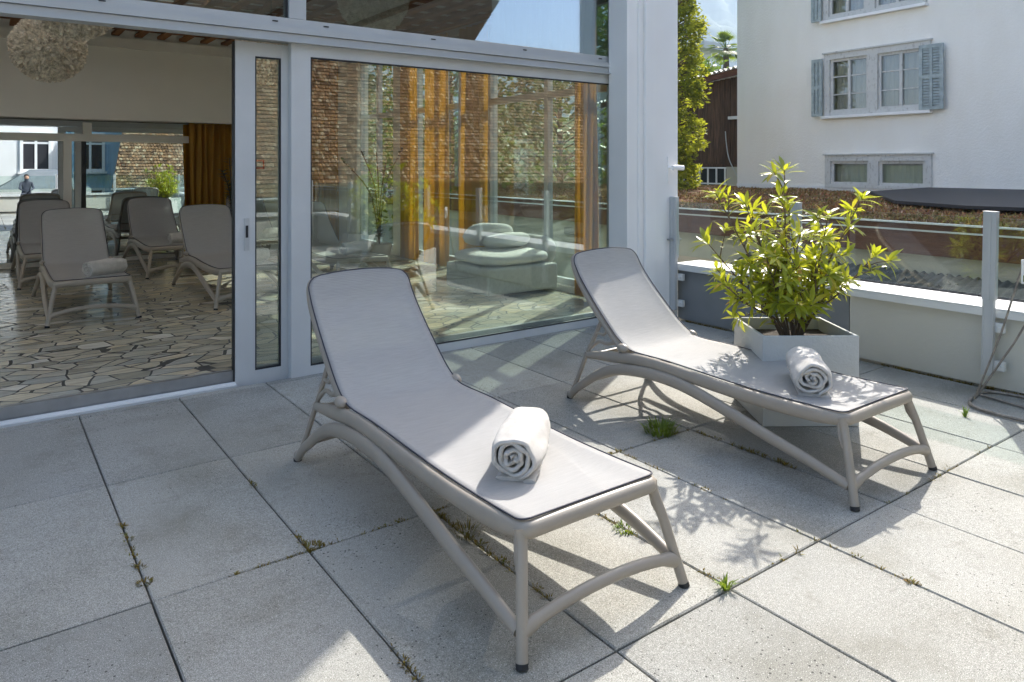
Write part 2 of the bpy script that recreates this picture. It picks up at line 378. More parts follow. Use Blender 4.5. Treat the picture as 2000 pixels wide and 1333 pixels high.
# shell: far wall above the glazing, left wall, upper walls and roof
wl = MB()
wl.box((XL, D-.28, 1.93), (3.02, D+.25, 3.3)); wl.box((3.02, D, ZI), (3.80, D+.25, 3.3)); wl.box((3.80, D, ZI), (XS-.2, D+.25, 3.3))
wl.box((XL-.2, YF+.02, -.5), (XL, D+.25, 3.3))
part('wall', wl, M['cream'])
up = MB()
up.box((XL-.2, YF-.02, 3.32), (XS, YF+.16, HT)); up.box((XL-.2, D+.1, 3.32), (XS, D+.3, HT)); up.box((XL-.2, YF+.16, 3.32), (XL, D+.1, HT)); up.box((XS-.2, YF+.16, 3.32), (XS, D+.1, HT))
part('upper_wall', up, M['white'])
SX0, SX1, SY0, SY1 = -7.5, 2.0, 5.6, 9.6
rb = MB()
for a, b in (((XL-.25, YF-.05), (XS, SY0)), ((XL-.25, SY1), (XS, D+.35)), ((XL-.25, SY0), (SX0, SY1)), ((SX1, SY0), (XS, SY1))): rb.box((a[0], a[1], HT), (b[0], b[1], HT+.2))
part('roof', rb, M['metal'])
part('fill_skylight', MB().box((SX0-.05, SY0-.05, HT+.203), (SX1+.05, SY1+.05, HT+.23)), M['opal'])  # added roof light, out of view, to fill the dark hall
sh_ = MB()
sh_.box((SX0-.02, SY0-.02, 3.30), (SX0, SY1+.02, HT)); sh_.box((SX1, SY0-.02, 3.30), (SX1+.02, SY1+.02, HT)); sh_.box((SX0, SY0-.02, 3.30), (SX1, SY0, HT)); sh_.box((SX0, SY1, 3.30), (SX1, SY1+.02, HT))
part('fill_shaft', sh_, M['cream'])  # shaft of the added roof light
cb = MB()
for a, b in (((XL, YF+.16), (XS-.2, SY0-.02)), ((XL, SY1+.02), (XS-.2, D)), ((XL, SY0-.02), (SX0-.02, SY1+.02)), ((SX1+.02, SY0-.02), (XS-.2, SY1+.02))): cb.box((a[0], a[1], 3.24), (b[0], b[1], 3.298))
part('ceiling', cb, M['cream'])
cw = MB()
x = XL+.1
while x < XS-.25: cw.box((x, YF+.2, 3.02), (x+.09, D-.03, 3.055)); x += .27
y = YF+.3
while y < D-.1: cw.box((XL+.05, y, 3.06), (XS-.22, y+.10, 3.10)); y += .36
part('slatted_ceiling', cw, M['ceilwood'])
part('ceiling_rail', MB().box((XL, D-.34, 2.86), (3.0, D-.282, 2.99)), M['cream'])
# front frame: lintel beam, upper mullions, upper glass
lb = MB()
lb.box((XL, YF-.05, 2.13), (4.56, YF+.10, 2.175)); lb.box((XL, YF-.065, 2.178), (4.56, YF+.10, 2.215)); lb.box((XL, YF-.03, 2.218), (4.60, YF+.10, 2.275))
lb.box((XL, YF-.085, 2.118), (4.52, YF-.035, 2.128))
part('lintel_frame', lb, M['alu'])
for xx in (.52, 1.468, 1.80, 2.60, 3.42, 4.22, -.4):
    part('weep_slot', MB().box((xx, YF-.0335, 2.244), (xx+.035, YF-.0305, 2.252)), M['dark'])
for a, b in ((1.575, 1.685), (4.43, 4.56), (-1.3, -1.19)):
    part('upper_mullion', MB().box((a, YF-.028, 2.277), (b, YF+.08, 3.32)), M['alu'])
for a, b in ((-1.19, 1.575), (1.685, 4.43), (-5, -1.3)):
    part('upper_pane', MB().box((a, YF+.02, 2.277), (b, YF+.03, 3.32)), M['upglass'], pav)
    part('gasket', MB().box((b-.012, YF-.004, 2.28), (b-.001, YF+.018, 3.32)), M['dark'], pav)
# fixed big window leaf (proud plane)
def leaf(name, x0, x1, z0, z1, yf, st, bot, m=M['aluw'], gl=M['glass'], top=.085, str_=None):
    str_ = st if str_ is None else str_
    fb = MB()
    fb.box((x0, yf, z0), (x0+st, yf+.06, z1)); fb.box((x1-str_, yf, z0), (x1, yf+.06, z1))
    fb.box((x0+st, yf+.0015, z0), (x1-str_, yf+.06, z0+bot)); fb.box((x0+st, yf+.0015, z1-top), (x1-str_, yf+.06, z1))
    f = part(name, fb, m, pav)
    def sub(nm, mb, mm): mb.xf(PI_).build(nm, mm, f)
    sub('pane', MB().box((x0+st-.002, yf+.022, z0+bot-.002), (x1-str_+.002, yf+.030, z1-top+.002)), gl)
    gk = MB(); e = .009
    gk.box((x0+st, yf+.004, z0+bot), (x1-str_, yf+.021, z0+bot+e)); gk.box((x0+st, yf+.004, z1-top-e), (x1-str_, yf+.021, z1-top))
    gk.box((x0+st, yf+.004, z0+bot+e), (x0+st+e, yf+.021, z1-top-e)); gk.box((x1-str_-e, yf+.004, z0+bot+e), (x1-str_, yf+.021, z1-top-e))
    sub('gasket', gk, M['dark'])
    return f, sub
leaf('fixed_window', 1.588, 4.47, -.03, 2.128, YF-.03, .125, .088, str_=.10)
f2, sub2 = leaf('sliding_door', 1.262, 1.665, -.03, 2.112, YF+.035, .12, .10)
hb = MB(); hb.box((1.315, YF+.028, .82), (1.345, YF+.034, 1.02)); sub2('handle_plate', hb, M['alu'])
hb = MB(); hb.box((1.322, YF+.0265, .90), (1.338, YF+.0285, .975)); sub2('handle', hb, M['dark'])
ed = MB(); ed.box((1.2555, YF+.04, .01), (1.2605, YF+.09, 2.11)); sub2('edge_seal', ed, M['dark'])
jm = MB(); jm.box((4.475, YF-.045, -.02), (4.58, YF+.11, 3.3)); part('end_jamb', jm, M['alu'])
# threshold
part('threshold', MB().box((XL, YF-.01, -.04), (1.26, YF+.06, .010)), M['aluw'])
part('threshold_rail', MB().box((XL, YF+.012, .010), (1.26, YF+.020, .020)).box((XL, YF+.036, .010), (1.26, YF+.042, .020)), M['white'])
part('sill_upstand', MB().box((XL, YF+.061, .0), (4.5, YF+.10, .084)), M['metal'])
# corner column with stepped profiles and the lever handle
cl = MB()
cl.box((4.31, 4.30, -.04), (4.93, 4.52, HT)); cl.box((4.43, 4.286, -.04), (4.47, 4.300, HT)); cl.box((4.50, 4.272, -.04), (4.62, 4.300, HT)); cl.box((4.60, 4.52, -.04), (4.93, YF+.16, HT))
co = part('corner_column', cl, M['white'], bevel=.004)
hd = MB(); hd.box((4.79, 4.290, 1.20), (4.83, 4.2995, 1.42)); hd.sweep([(4.81, 4.292, 1.325), (4.81, 4.245, 1.325)], .010, 10); hd.xf(PI_).build('handle_rose', M['white'], co)
hd = MB(); hd.sweep(spline([(4.80, 4.245, 1.325), (4.86, 4.240, 1.326), (4.93, 4.238, 1.324)], 5), [(.017,.022)]*11, 12); hd.xf(PI_).build('lever_handle', M['white'], co)
hd = MB(); hd.box((4.79, 4.255, .70), (4.93, 4.2995, .712)); hd.sweep([(4.88,4.26,.66),(4.88,4.26,.74)], .018, 10); hd.xf(PI_).build('lock_knob', M['metal'], co)
dp = MB(); dp.sweep([(4.955, 4.36, -.03), (4.955, 4.36, HT)], .028, 14); part('downpipe', dp, M['cap'])
# side wall with glazing towards the sun
sw = MB()
sw.box((XS-.2, YF+.16, -.5), (XS, D+.25, .14)); sw.box((XS-.2, YF+.16, 2.95), (XS, D+.25, 3.32))
for y0, y1 in ((YF+.16, YF+.30), (7.05, 7.25), (8.85, 9.35), (10.6, D+.25)): sw.box((XS-.2, y0, .14), (XS, y1, 2.95))
part('side_wall', sw, M['cream'])
for y0, y1 in ((YF+.30, 7.05), (7.25, 8.85), (9.35, 10.6)):
    sf = MB(); t_ = .05
    sf.box((XS-.14, y0, .14), (XS-.08, y0+t_, 2.95)); sf.box((XS-.14, y1-t_, .14), (XS-.08, y1, 2.95)); sf.box((XS-.14, y0+t_, .14), (XS-.08, y1-t_, .20)); sf.box((XS-.14, y0+t_, 2.89), (XS-.08, y1-t_, 2.95)); sf.box((XS-.14, y0+t_, 2.05), (XS-.08, y1-t_, 2.12))
    ym = (y0+y1)/2; sf.box((XS-.145, ym-.03, .20), (XS-.075, ym+.03, 2.89))
    f = part('side_window', sf, M['aluw'])
    MB().box((XS-.112, y0+t_, .20), (XS-.106, y1-t_, 2.89)).xf(PI_).build('pane', M['rail_glass'], f)
# far glazing
ff = MB(); fy = D-.04
ff.box((XL, fy, 1.655), (3.02, D+.03, 1.75)); ff.box((XL, fy, ZI), (3.02, D+.03, ZI+.06)); 
for xm, wd, z0, z1 in ((.90,.09,.14,1.655), (1.12,.10,1.75,1.90), (-1.35,.09,.14,1.90), (-3.6,.09,.14,1.90), (2.95,.07,.14,1.90)): ff.box((xm-wd/2, fy+.002, z0), (xm+wd/2, D+.028, z1))
far = part('far_frame', ff, M['cream'])
ff = MB().box((1.055, fy+.001, .14), (1.105, D+.026, 1.655)); ff.xf(PI_).build('door_gap', M['dark'], far)
MB().box((XL, D+.005, .14), (3.0, D+.012, 1.92)).xf(PI_).build('pane', M['coated'], far)
MB().box((XL, D+.04, -.2), (3.0, D+.06, 1.93)).xf(PI_).build('backing', M['dark'], far)

# fire call point and door outline on the far wall
t_ = empty('fire_alarm_point', (3.32, D-.002, 1.36))
tag(t_, 'small square red alarm call point on the far cream wall behind the narrow pane', 'alarm')
MB().box((-.075, -.035, -.07), (.075, 0, .07)).build('housing', M['red'], t_, bevel=.006)
MB().box((-.045, -.042, -.04), (.045, -.036, .04)).build('face_plate', M['white'], t_)

# ------------------------------------------------------------------ curtains
def curtain(x0, y0, x1, y1, m, lab, amp=.05, waves=7, z0=.11, z1=2.96, group=None):
    ln = math.hypot(x1-x0, y1-y0); dx, dy = (x1-x0)/ln, (y1-y0)/ln; mb = MB(); rr = random.Random(int(x0*100+y0*10)); ph = rr.random()*6
    def Pt(u, v):
        a = amp*(math.sin(u*waves*6.283+ph)+.35*math.sin(u*waves*13.1+1+ph))*(.75+.25*(1-v)); s = u*ln+.012*math.sin(v*5+u*20)
        return (dx*s-dy*a, dy*s+dx*a, z0+(z1-z0)*v)
    mb.grid(Pt, waves*12, 10); o = mb.build('curtain', m, None, solid=.004); o.location = (x0, y0, 0)
    tag(o, lab, 'curtain', group or 'floor-length ochre curtains in the hall'); return o
curtain(2.33, D-.20, 3.00, D-.20, M['curtain'], 'ochre curtain hanging at the end of the far glazing, seen through the open door', .05, 8, z1=1.925)
curtain(4.62, 5.0, 4.62, 5.3, M['curtain'], 'narrow ochre curtain nearest the front glass on the sunny side wall', .05, 4)
curtain(4.62, 6.85, 4.62, 7.40, M['curtain'], 'bright ochre curtain in the middle of the sunny side wall', .05, 4)
curtain(4.62, 7.65, 4.62, 8.2, M['curtain'], 'bright ochre curtain second from the pier on the side wall', .05, 4)
curtain(4.62, 8.45, 4.62, 8.9, M['curtain'], 'ochre curtain right beside the cream pier of the side wall', .05, 4)
curtain(4.0, D-.16, 4.5, D-.16, M['curtain'], 'dark ochre curtain on the far wall right of the alarm point', .045, 5)
curtain(3.30, YF+.20, 4.40, YF+.20, M['sheer'], 'white sheer curtain hanging behind the right end of the upper pane', .035, 9, z0=2.30, z1=3.2, group='sheer curtains')
curtain(4.62, 10.3, 4.62, 10.7, M['sheer'], 'white sheer curtain in the far corner of the hall', .03, 3, group='sheer curtains')

# ------------------------------------------------------------------ loungers
RAIL = [(.262,.088,.318),(.272,.17,.311),(.278,.27,.307),(.280,.45,.303),(.280,.68,.307),(.280,.87,.314),(.280,1.04,.320),(.280,1.22,.317),(.280,1.38,.297),(.278,1.50,.280),(.275,1.60,.264)]
PROF = [(.074,.350),(.12,.346),(.25,.341),(.45,.338),(.68,.342),(.87,.349),(1.04,.354),(1.20,.352),(1.27,.356),(1.325,.376),(1.40,.424),(1.505,.515),(1.605,.609),(1.69,.700),(1.735,.765),(1.768,.826)]
def make_lounger():
    root = empty('sun_lounger')
    T = M['taupe']
    # seat frame: one U from rear end round the front corners
    rt = RAIL[::-1]
    path = [p for p in rt[:-1]]+[(.263,.105,.317),(.250,.079,.319),(.222,.072,.320),(.10,.070,.322)]
    path = path+[(-p[0],p[1],p[2]) for p in path[::-1]]
    pp = spline(path, 4); rd = []
    for p in pp:
        f = min(1, max(0, (p[1]-.07)/.12)); rd.append((.022, .025+.006*f) if p[1] < 1.40 else (.0215-.05*(p[1]-1.40)*.3, .031-.06*(p[1]-1.40)))
    fr = MB().sweep(pp, rd, 16)
    fr.sweep([(-.275,1.585,.262),(0,1.60,.262),(.275,1.585,.262)], .0135, 12)
    fr.sweep([(-.27,.62,.292),(0,.62,.284),(.27,.62,.292)], .012, 10)
    fr.sweep([(-.262,1.34,.328),(0,1.345,.322),(.262,1.34,.328)], .012, 10)
    fr.build('seat_frame', T, root)
    # backrest frame
    bp = [(.262,1.335,.343),(.262,1.40,.386),(.261,1.50,.470),(.259,1.60,.564),(.256,1.69,.655),(.253,1.738,.718),(.245,1.768,.772),(.218,1.785,.800),(.15,1.792,.812),(.0,1.796,.818)]
    bp = bp+[(-p[0],p[1],p[2]) for p in bp[-2::-1]]
    bf = MB().sweep(spline(bp, 4), (.0155,.018), 14, up=(0,-.6,.8))
    bf.sweep([(-.24,1.50,.455),(0,1.505,.452),(.24,1.50,.455)], .010, 8)
    bf.build('backrest_frame', T, root)
    for s in (-1, 1):
        su = MB(); su.sweep(spline([(s*.257,1.515,.468),(s*.262,1.56,.38),(s*.268,1.615,.280)], 4), [(.011,.013)]*9, 10, up=(0,1,0))
        su.sweep(spline([(s*.262,1.40,.372),(s*.262,1.46,.352),(s*.262,1.53,.352),(s*.266,1.60,.300)], 4), [(.009,.011)]*13, 8)
        su.sweep(spline([(s*.260,1.46,.43),(s*.262,1.49,.398),(s*.262,1.545,.400)], 4), [(.008,.009)]*9, 8)
        su.build('backrest_support', T, root)
    for s in (-1, 1):
        lg = MB(); lp = spline([(s*.262,.090,.322),(s*.268,.078,.285),(s*.285,.055,.21),(s*.306,.026,.10),(s*.324,.002,.006)], 5)
        n = len(lp); lg.sweep(lp, [(.0235-.006*min(1,i/(n*.2)), .0235-.006*min(1,i/(n*.2))) if i < n*.2 else .0172 for i in range(n)], 14, up=(0,1,0))
        # shallow rib on the inner face
        lg.sweep([(s*.270,.10,.30),(s*.277,.088,.245),(s*.285,.070,.215)], .009, 8, up=(0,1,0))
        leg = lg.build('front_leg', T, root)
        MB().sweep([(s*.3225,.004,.014),(s*.3250,.0005,.0)], .0178, 14, up=(0,1,0)).build('foot_cap', M['black'], leg)
        ap = [(.327,1.700,.014),(.322,1.655,.062),(.312,1.60,.106),(.302,1.51,.170),(.300,1.40,.224),(.300,1.27,.256),(.300,1.11,.273),(.300,.96,.272),(.303,.84,.260),(.306,.71,.236),(.311,.53,.198),(.315,.37,.162),(.316,.22,.130),(.314,.10,.098),(.311,.035,.078)]
        ap = [(s*a,b,c) for a,b,c in ap]; sp = spline(ap, 5); n = len(sp)
        ar = MB().sweep(sp, [(.0175+.004*math.sin(math.pi*i/n), .018+.0125*math.sin(math.pi*i/n)) for i in range(n)], 14)
        # web joining the arch to the rail
        ar.sweep(spline([(s*.288,1.20,.285),(s*.286,1.02,.293),(s*.287,.88,.285)], 4), [(.012,.010+.012*math.sin(math.pi*i/8)) for i in range(9)], 10)
        arch = ar.build('arched_leg', T, root)
        rl = MB().sweep(spline([(s*.272,1.615,.276),(s*.285,1.645,.19),(s*.305,1.68,.085),(s*.325,1.705,.014)], 5), [(.0125,.0135)]*16, 12, up=(0,1,0))
        rl.sphere((s*.325,1.705,.028), .020, 12, 8)
        rleg = rl.build('rear_leg', T, root)
        MB().sweep([(s*.326,1.704,.012),(s*.326,1.704,.0)], .0185, 14, up=(0,1,0)).build('foot_cap', M['black'], rleg)
        k = MB().sphere((s*.280,1.322,.358), .029, 16, 10, (.85,1.35,.85)); k.build('hinge_knob', T, root)
    sp = spline([(-.312,.022,.078),(-.25,.020,.100),(-.13,.014,.122),(0,.012,.129),(.13,.014,.122),(.25,.020,.100),(.312,.022,.078)], 4)
    MB().sweep(sp, [(.0165,.0185) if 3 < i < len(sp)-4 else (.0185,.023) for i in range(len(sp))], 14).build('front_stretcher', T, root)
    MB().sweep(spline([(-.312,1.66,.085),(0,1.655,.10),(.312,1.66,.085)], 4), .0115, 10).build('rear_stretcher', T, root)
    # fabric
    prof = spline([(a,b,0) for a,b in PROF], 5); nP = len(prof)
    cum = [0]
    for i in range(1, nP): cum.append(cum[-1]+math.dist(prof[i], prof[i-1]))
    LT = cum[-1]
    def halfw(s):
        # rounded corners top and front
        if s > LT-.07:
            q = (s-(LT-.07))/.07; return .259-.07*(1-math.sqrt(max(0,1-q*q)))
        if s < .03:
            q = (.03-s)/.03; return .268-.03*(1-math.sqrt(max(0,1-q*q)))
        m_ = LT-.60
        return .268 if s < m_ else .268-.009*(s-m_)/(.515)
    fb = MB(); NU = 20; rows = []
    for i in range(nP):
        y, z, _ = prof[i]; s = cum[i]; hw = halfw(s)
        a = prof[min(i+1,nP-1)]; b = prof[max(i-1,0)]; ty, tz = a[0]-b[0], a[1]-b[1]; l = math.hypot(ty, tz); ny, nz_ = -tz/l, ty/l
        row = []
        for k in range(NU+1):
            u = k/NU*2-1; sag = .011*(1-u**4)*min(1, s/.12)*min(1, (LT-s)/.15)
            bow = .016*(1-u*u) if i > nP-14 else 0
            row.append((u*hw, y-ny*sag+bow*.5*(i-nP+14)/14*.5, z-nz_*sag+bow*.8*max(0,(i-nP+14)/14)))
        rows.append(row)
    vs = [p for r in rows for p in r]
    fb.add(vs, [(j*(NU+1)+i, j*(NU+1)+i+1, (j+1)*(NU+1)+i+1, (j+1)*(NU+1)+i) for j in range(nP-1) for i in range(NU)], True)
    fo = fb.build('sling_fabric', M['fabric'], root, solid=.0025)
    loop = [r[0] for r in rows]+rows[-1][1:-1]+[r[-1] for r in rows[::-1]]+rows[0][-2:0:-1]
    loop = [(p[0]*1.012, p[1], p[2]+.0012) for p in loop]; loop.append(loop[0])
    MB().sweep(loop, .0031, 6, caps=False).build('piping', M['piping'], fo)
    return root
GL = 'identical taupe sun loungers with light mesh slings'
proto = make_lounger()
spots = [
 (1.496, 1.560, 0, 0, 'nearest taupe sun lounger on the terrace, in the foreground with half its sling sunlit'),
 (3.085, 1.510, 0, 0, 'taupe terrace sun lounger in front of the square planter, leaf shadows on its sling'),
 (.743, 6.71, 0, ZI, 'shaded lounger indoors, nearest to the open door, with a rolled towel on its seat'),
 (1.985, 6.67, 0, ZI, 'indoor lounger cut off by the sliding door frame, towel at its right edge'),
 (1.82, 8.93, 0, ZI, 'indoor lounger of the second row, in the gap between the two front ones'),
 (.64, 8.93, 0, ZI, 'indoor lounger of the second row at the left, behind the one nearest the door'),
 (3.10, 6.70, 0, ZI, 'front row indoor lounger seen behind the tall fixed window pane'),
 (3.05, 8.93, 0, ZI, 'second row indoor lounger beside the ochre curtains, seen through the narrow pane'),
 (-.60, 8.93, 0, ZI, 'indoor lounger of the second row partly cut by the left picture edge'),
]
for i, (x, y, a, z, lab) in enumerate(spots):
    o = proto if i == 0 else copy_tree(proto)
    o.location = (x, y, z); o.rotation_euler = (0, 0, a); tag(o, lab, 'sun lounger', GL)

# ------------------------------------------------------------------ rolled towels
def make_towel(seed):
    rr = random.Random(seed); root = empty('rolled_towel')
    mb = MB(); turns = 3.6; n = 150; Ln = .33; nL = 26; th = .0165
    RX, RZ = .090, .078
    def prof(i, off, y):
        q = i/n; a = -.5*math.pi+.35+q*turns*2*math.pi
        r = 1-q*.86
        wob = .055*math.sin(a*2.3+seed)+.04*math.sin(a*3.7+y*9+seed*2)
        e = r*(1+wob*(.4+q*1.5)+.13*noise.noise(Vector((math.cos(a)*1.5+seed, y*6+a*.15, math.sin(a)*1.5+q*3)))+.045*noise.noise(Vector((a*2.2, y*22, seed)))) + off/RX
        x = math.cos(a)*RX*e; z = math.sin(a)*RZ*e
        z = max(z, -RZ+ (.0 if off > 0 else .003))
        return x, z
    # spiral sheet with real thickness (outer and inner skins)
    outer = []; inner = []
    for j in range(nL+1):
        y = -Ln/2+Ln*j/nL
        ro = []; ri = []
        for i in range(n+1):
            q = i/n; endw = .010*math.sin(i*.5+seed)*q+rr.uniform(-.0012,.0012) if j in (0, nL) else 0
            drift = (.012*(1-q) if j == 0 else 0)
            puff = 1 - .10*(abs(2*j/nL-1)**6)*(1-q)
            x, z = prof(i, 0, y); ro.append((x*puff, y+endw, z*puff))
            x, z = prof(i, -th, y); ri.append((x*puff, y+endw, z*puff))
        outer.append(ro); inner.append(ri)
    # tail flap lying on the seat
    def skin(rows, flip):
        m = len(rows[0]); vs = [p for r in rows for p in r]
        fs = [(j*m+i, j*m+i+1, (j+1)*m+i+1, (j+1)*m+i) for j in range(len(rows)-1) for i in range(m-1)]
        mb.add(vs, [f[::-1] for f in fs] if flip else fs, True)
    skin(outer, False); skin(inner, True)
    for j in (0, nL):
        # rounded hem: three strips between skins, bulging outwards
        sgn = -1 if j == 0 else 1; A = outer[j]; B = inner[j]; strips = []
        for tt, bl in ((0,0),(.25,.0045),(.5,.006),(.75,.0045),(1,0)):
            strips.append([tuple(a+(b-a)*tt+(sgn*bl if k == 1 else 0) for k, (a, b) in enumerate(zip(p, q))) for p, q in zip(A, B)])
        skin(strips, j != 0)
    mb.sweep([(.0,-Ln/2+.01,-RZ+.008),(.0,Ln/2-.01,-RZ+.008)], (.056,.008), 16)
    fl = [(.01,-RZ+.010),(.05,-RZ+.007),(.086,-RZ+.0065),(.097,-RZ+.006)]
    mb.sweep([(.056,-Ln/2+.002,-RZ+.007),(.056,Ln/2-.01,-RZ+.007)], (.020,.0075), 12)
    mb.xf(Matrix.Translation((0,0,RZ+.001)))
    mb.build('rolled_cloth', M['terry'], root)
    return root
tw = make_towel(2)
towels = [(1.500, 2.005, .326, -47, 1., 'white rolled towel on the nearest terrace lounger, its spiral end towards the viewer'),
 (3.078, 1.915, .326, -50, 1.03, 'white rolled towel on the terrace lounger before the planter, flecked with leaf shadows'),
 (.86, 7.10, .322+ZI, -62, .95, 'rolled towel on the indoor lounger nearest the open door'),
 (2.12, 7.20, .322+ZI, -75, .95, 'rolled towel on the indoor lounger cut off by the sliding door frame'),
 (1.98, 9.45, .322+ZI, -85, .95, 'rolled towel lying crosswise on the second row indoor lounger in the gap'),
 (.75, 9.45, .322+ZI, -80, .95, 'rolled towel on the left second row indoor lounger, half hidden by the front one'),
 (3.2, 7.2, .322+ZI, -75, .95, 'rolled towel on the indoor lounger behind the tall window pane'),
 (3.1, 9.45, .322+ZI, -75, .95, 'rolled towel on the indoor lounger beside the ochre curtains')]
for i, (x, y, z, a, s, lab) in enumerate(towels):
    o = tw if i == 0 else (copy_tree(tw) if i != 1 else make_towel(5))
    o.location = (x, y, z); o.rotation_euler = (0, 0, R(a)); o.scale = (s, s, s); tag(o, lab, 'towel', 'rolled white towels on the loungers')

# ------------------------------------------------------------------ planter and shrub
def make_planter():
    root = empty('square_planter')
    a = .25; b = .235; h = .467; t_ = .016; mb = MB()
    o4 = [(-a,-b),(a,-b),(a,b),(-a,b)]; i4 = [(-a+t_,-b+t_),(a-t_,-b+t_),(a-t_,b-t_),(-a+t_,b-t_)]
    vs = [(x,y,.0) for x,y in o4]+[(x,y,h) for x,y in o4]+[(x,y,h) for x,y in i4]+[(x,y,.30) for x,y in i4]
    mb.add(vs, [(3,2,1,0)]+[(i,(i+1)%4,4+(i+1)%4,4+i) for i in range(4)]+[(4+i,4+(i+1)%4,8+(i+1)%4,8+i) for i in range(4)]+[(8+i,8+(i+1)%4,12+(i+1)%4,12+i) for i in range(4)])
    mb.build('box', M['cement'], root, bevel=.004)
    sbm = MB().grid(lambda u, v: ((u-.5)*2*(a-t_-.001), (v-.5)*2*(b-t_-.001), .40+.012*math.sin(u*9)*math.cos(v*11)), 14, 14).build('soil', M['soil'], root)
    return root
pl = make_planter(); PC = (3.597, 2.32)
pl.location = (PC[0], PC[1], 0); pl.rotation_euler = (0, 0, R(-35.5)); tag(pl, 'pale grey square fibre cement planter standing between lounger and parapet', 'planter', 'grey planters on the terrace')
def leaf_mesh(mb, p, d, n, ln, wd, curl=.25, fold=.25):
    """lanceolate leaf: p base, d direction, n up normal"""
    d = d.normalized(); s = d.cross(n)
    if s.length < 1e-3: s = d.cross(Vector((1,0,0)))
    s.normalize(); n = s.cross(d).normalized()
    prof = [(0,.06),(.15,.45),(.38,.95),(.6,1.),(.82,.6),(1,.02)]
    vs = []
    for t_, w_ in prof:
        c = p+d*(ln*t_)-n*(curl*ln*t_*t_); e = w_*wd/2
        vs += [c-s*e+n*(fold*e), c, c+s*e+n*(fold*e)]
    fs = []
    for i in range(5):
        a = i*3; fs += [(a,a+1,a+4,a+3),(a+1,a+2,a+5,a+4)]
    mb.add(vs, fs, True)
def rvec(rr): 
    return Vector((rr.gauss(0,1), rr.gauss(0,1), rr.gauss(0,1))).normalized()
def shrub(stems, seed, nm='laurel_shrub'):
    rr = random.Random(seed); root = empty(nm); st = MB(); lf = MB()
    def whorl(p, d, n, ln):
        u = d.orthogonal().normalized(); ph = rr.random()*6.28
        for k in range(n):
            q = Matrix.Rotation(ph+k*2.4, 3, d) @ u; el = rr.uniform(.25,.9)
            dd = (q*math.sin(el+.35)+d*math.cos(el+.35)); l = ln*rr.uniform(.75,1.15)
            leaf_mesh(lf, p-d*rr.uniform(0,.04), dd, (d*math.sin(el)+Vector((0,0,.6))), l, l*rr.uniform(.21,.28), rr.uniform(.05,.45))
    def along(pts, r0, r1, dens, ln, start=.25, tip=7):
        n = len(pts); st.sweep(pts, [r0+(r1-r0)*i/(n-1) for i in range(n)], 6)
        V = [Vector(p) for p in pts]; tot = sum((V[i+1]-V[i]).length for i in range(n-1)); k = int(tot*dens); ang = rr.random()*6
        for q in range(k):
            s = start+(1-start)*(q+rr.random())/k; f = s*(n-1); i = min(int(f), n-2); p = V[i].lerp(V[i+1], f-i); d = (V[i+1]-V[i]).normalized()
            ang += 2.4; side = Matrix.Rotation(ang, 3, d) @ d.orthogonal().normalized()
            dd = side*.85+d*.55+rvec(rr)*.25; l = ln*rr.uniform(.6,1.1)
            leaf_mesh(lf, p, dd, d+Vector((0,0,.5)), l, l*rr.uniform(.21,.29), rr.uniform(.05,.5))
        whorl(V[-1], (V[-1]-V[-2]).normalized(), tip, ln*1.1)
    for base, tp, nb in stems:
        b = Vector(base); t_ = Vector(tp); mid = b.lerp(t_, .5)+Vector((rr.uniform(-.03,.03), rr.uniform(-.03,.03), .03))-(t_-b).cross(Vector((0,0,1))).normalized()*rr.uniform(-.03,.03)
        low = b.lerp(t_, .2)+Vector((0,0,.05))
        pts = [Vector(q) for q in spline([tuple(b), tuple(low), tuple(mid), tuple(t_)], 4)]
        along(pts, .008, .0028, 27, .098, .2, 10)
        for k in range(nb):
            s = .30+.62*(k+.5)/nb; f = s*(len(pts)-1); i = int(f); p = pts[i].lerp(pts[min(i+1,len(pts)-1)], f-i); d = (pts[min(i+1,len(pts)-1)]-pts[i]).normalized()
            side = Matrix.Rotation(rr.random()*6.28, 3, d) @ d.orthogonal().normalized(); l = rr.uniform(.09,.20)*(1.2-s*.5)
            e = p+(side*.8+d*.55+Vector((0,0,.3)))*l
            along([p, p.lerp(e,.5)+Vector((0,0,.01)), e], .0035, .002, 32, .084, .25, 7)
    st.build('stem', M['bark'], root); lf.build('foliage', M['leaf'], root)
    return root
# stems in planter-local coordinates (x,y from the planter centre, world-aligned)
rgt = Vector((.808,-.589,0)); fwd = Vector((.589,.808,0))
def sp(base_r, tip_r, tip_f, tip_z, nb):   # lateral / depth offsets in metres
    return ((rgt*base_r)+Vector((0,0,.40)), rgt*tip_r+fwd*tip_f+Vector((0,0,tip_z)), nb)
stems = [sp(-.05,-.44,-.05,1.20,5), sp(-.03,-.25,.05,1.14,6), sp(.0,-.055,-.02,1.33,8), sp(.02,.39,.02,1.17,6), sp(.04,.40,-.10,.87,6),
         sp(-.06,-.47,.03,.93,5), sp(-.05,-.42,-.12,.72,5), sp(.0,.02,.15,1.12,7), sp(.03,.17,-.05,1.08,7), sp(-.02,-.20,-.14,.88,6), sp(.02,.12,-.18,.80,6),
         sp(.02,.26,.2,.95,6), sp(-.04,-.15,.2,1.0,6), sp(.0,.02,-.2,.62,4), sp(.03,.30,.05,.70,4), sp(-.02,-.32,.0,.62,5),
         sp(.01,.0,-.1,.98,7), sp(.0,-.12,-.05,.72,6)]
sh = shrub(stems, 4); sh.location = (PC[0], PC[1], 0)
tag(sh, 'yellow-green glossy leaved shrub growing in the grey planter before the glass guard', 'shrub', 'laurel shrubs in planters')
pl2 = copy_tree(pl); pl2.location = (4.1, .35, 0); pl2.rotation_euler = (0,0,R(-20)); tag(pl2, 'second grey planter, seen only mirrored in the window left of the first reflection', 'planter', 'grey planters on the terrace')
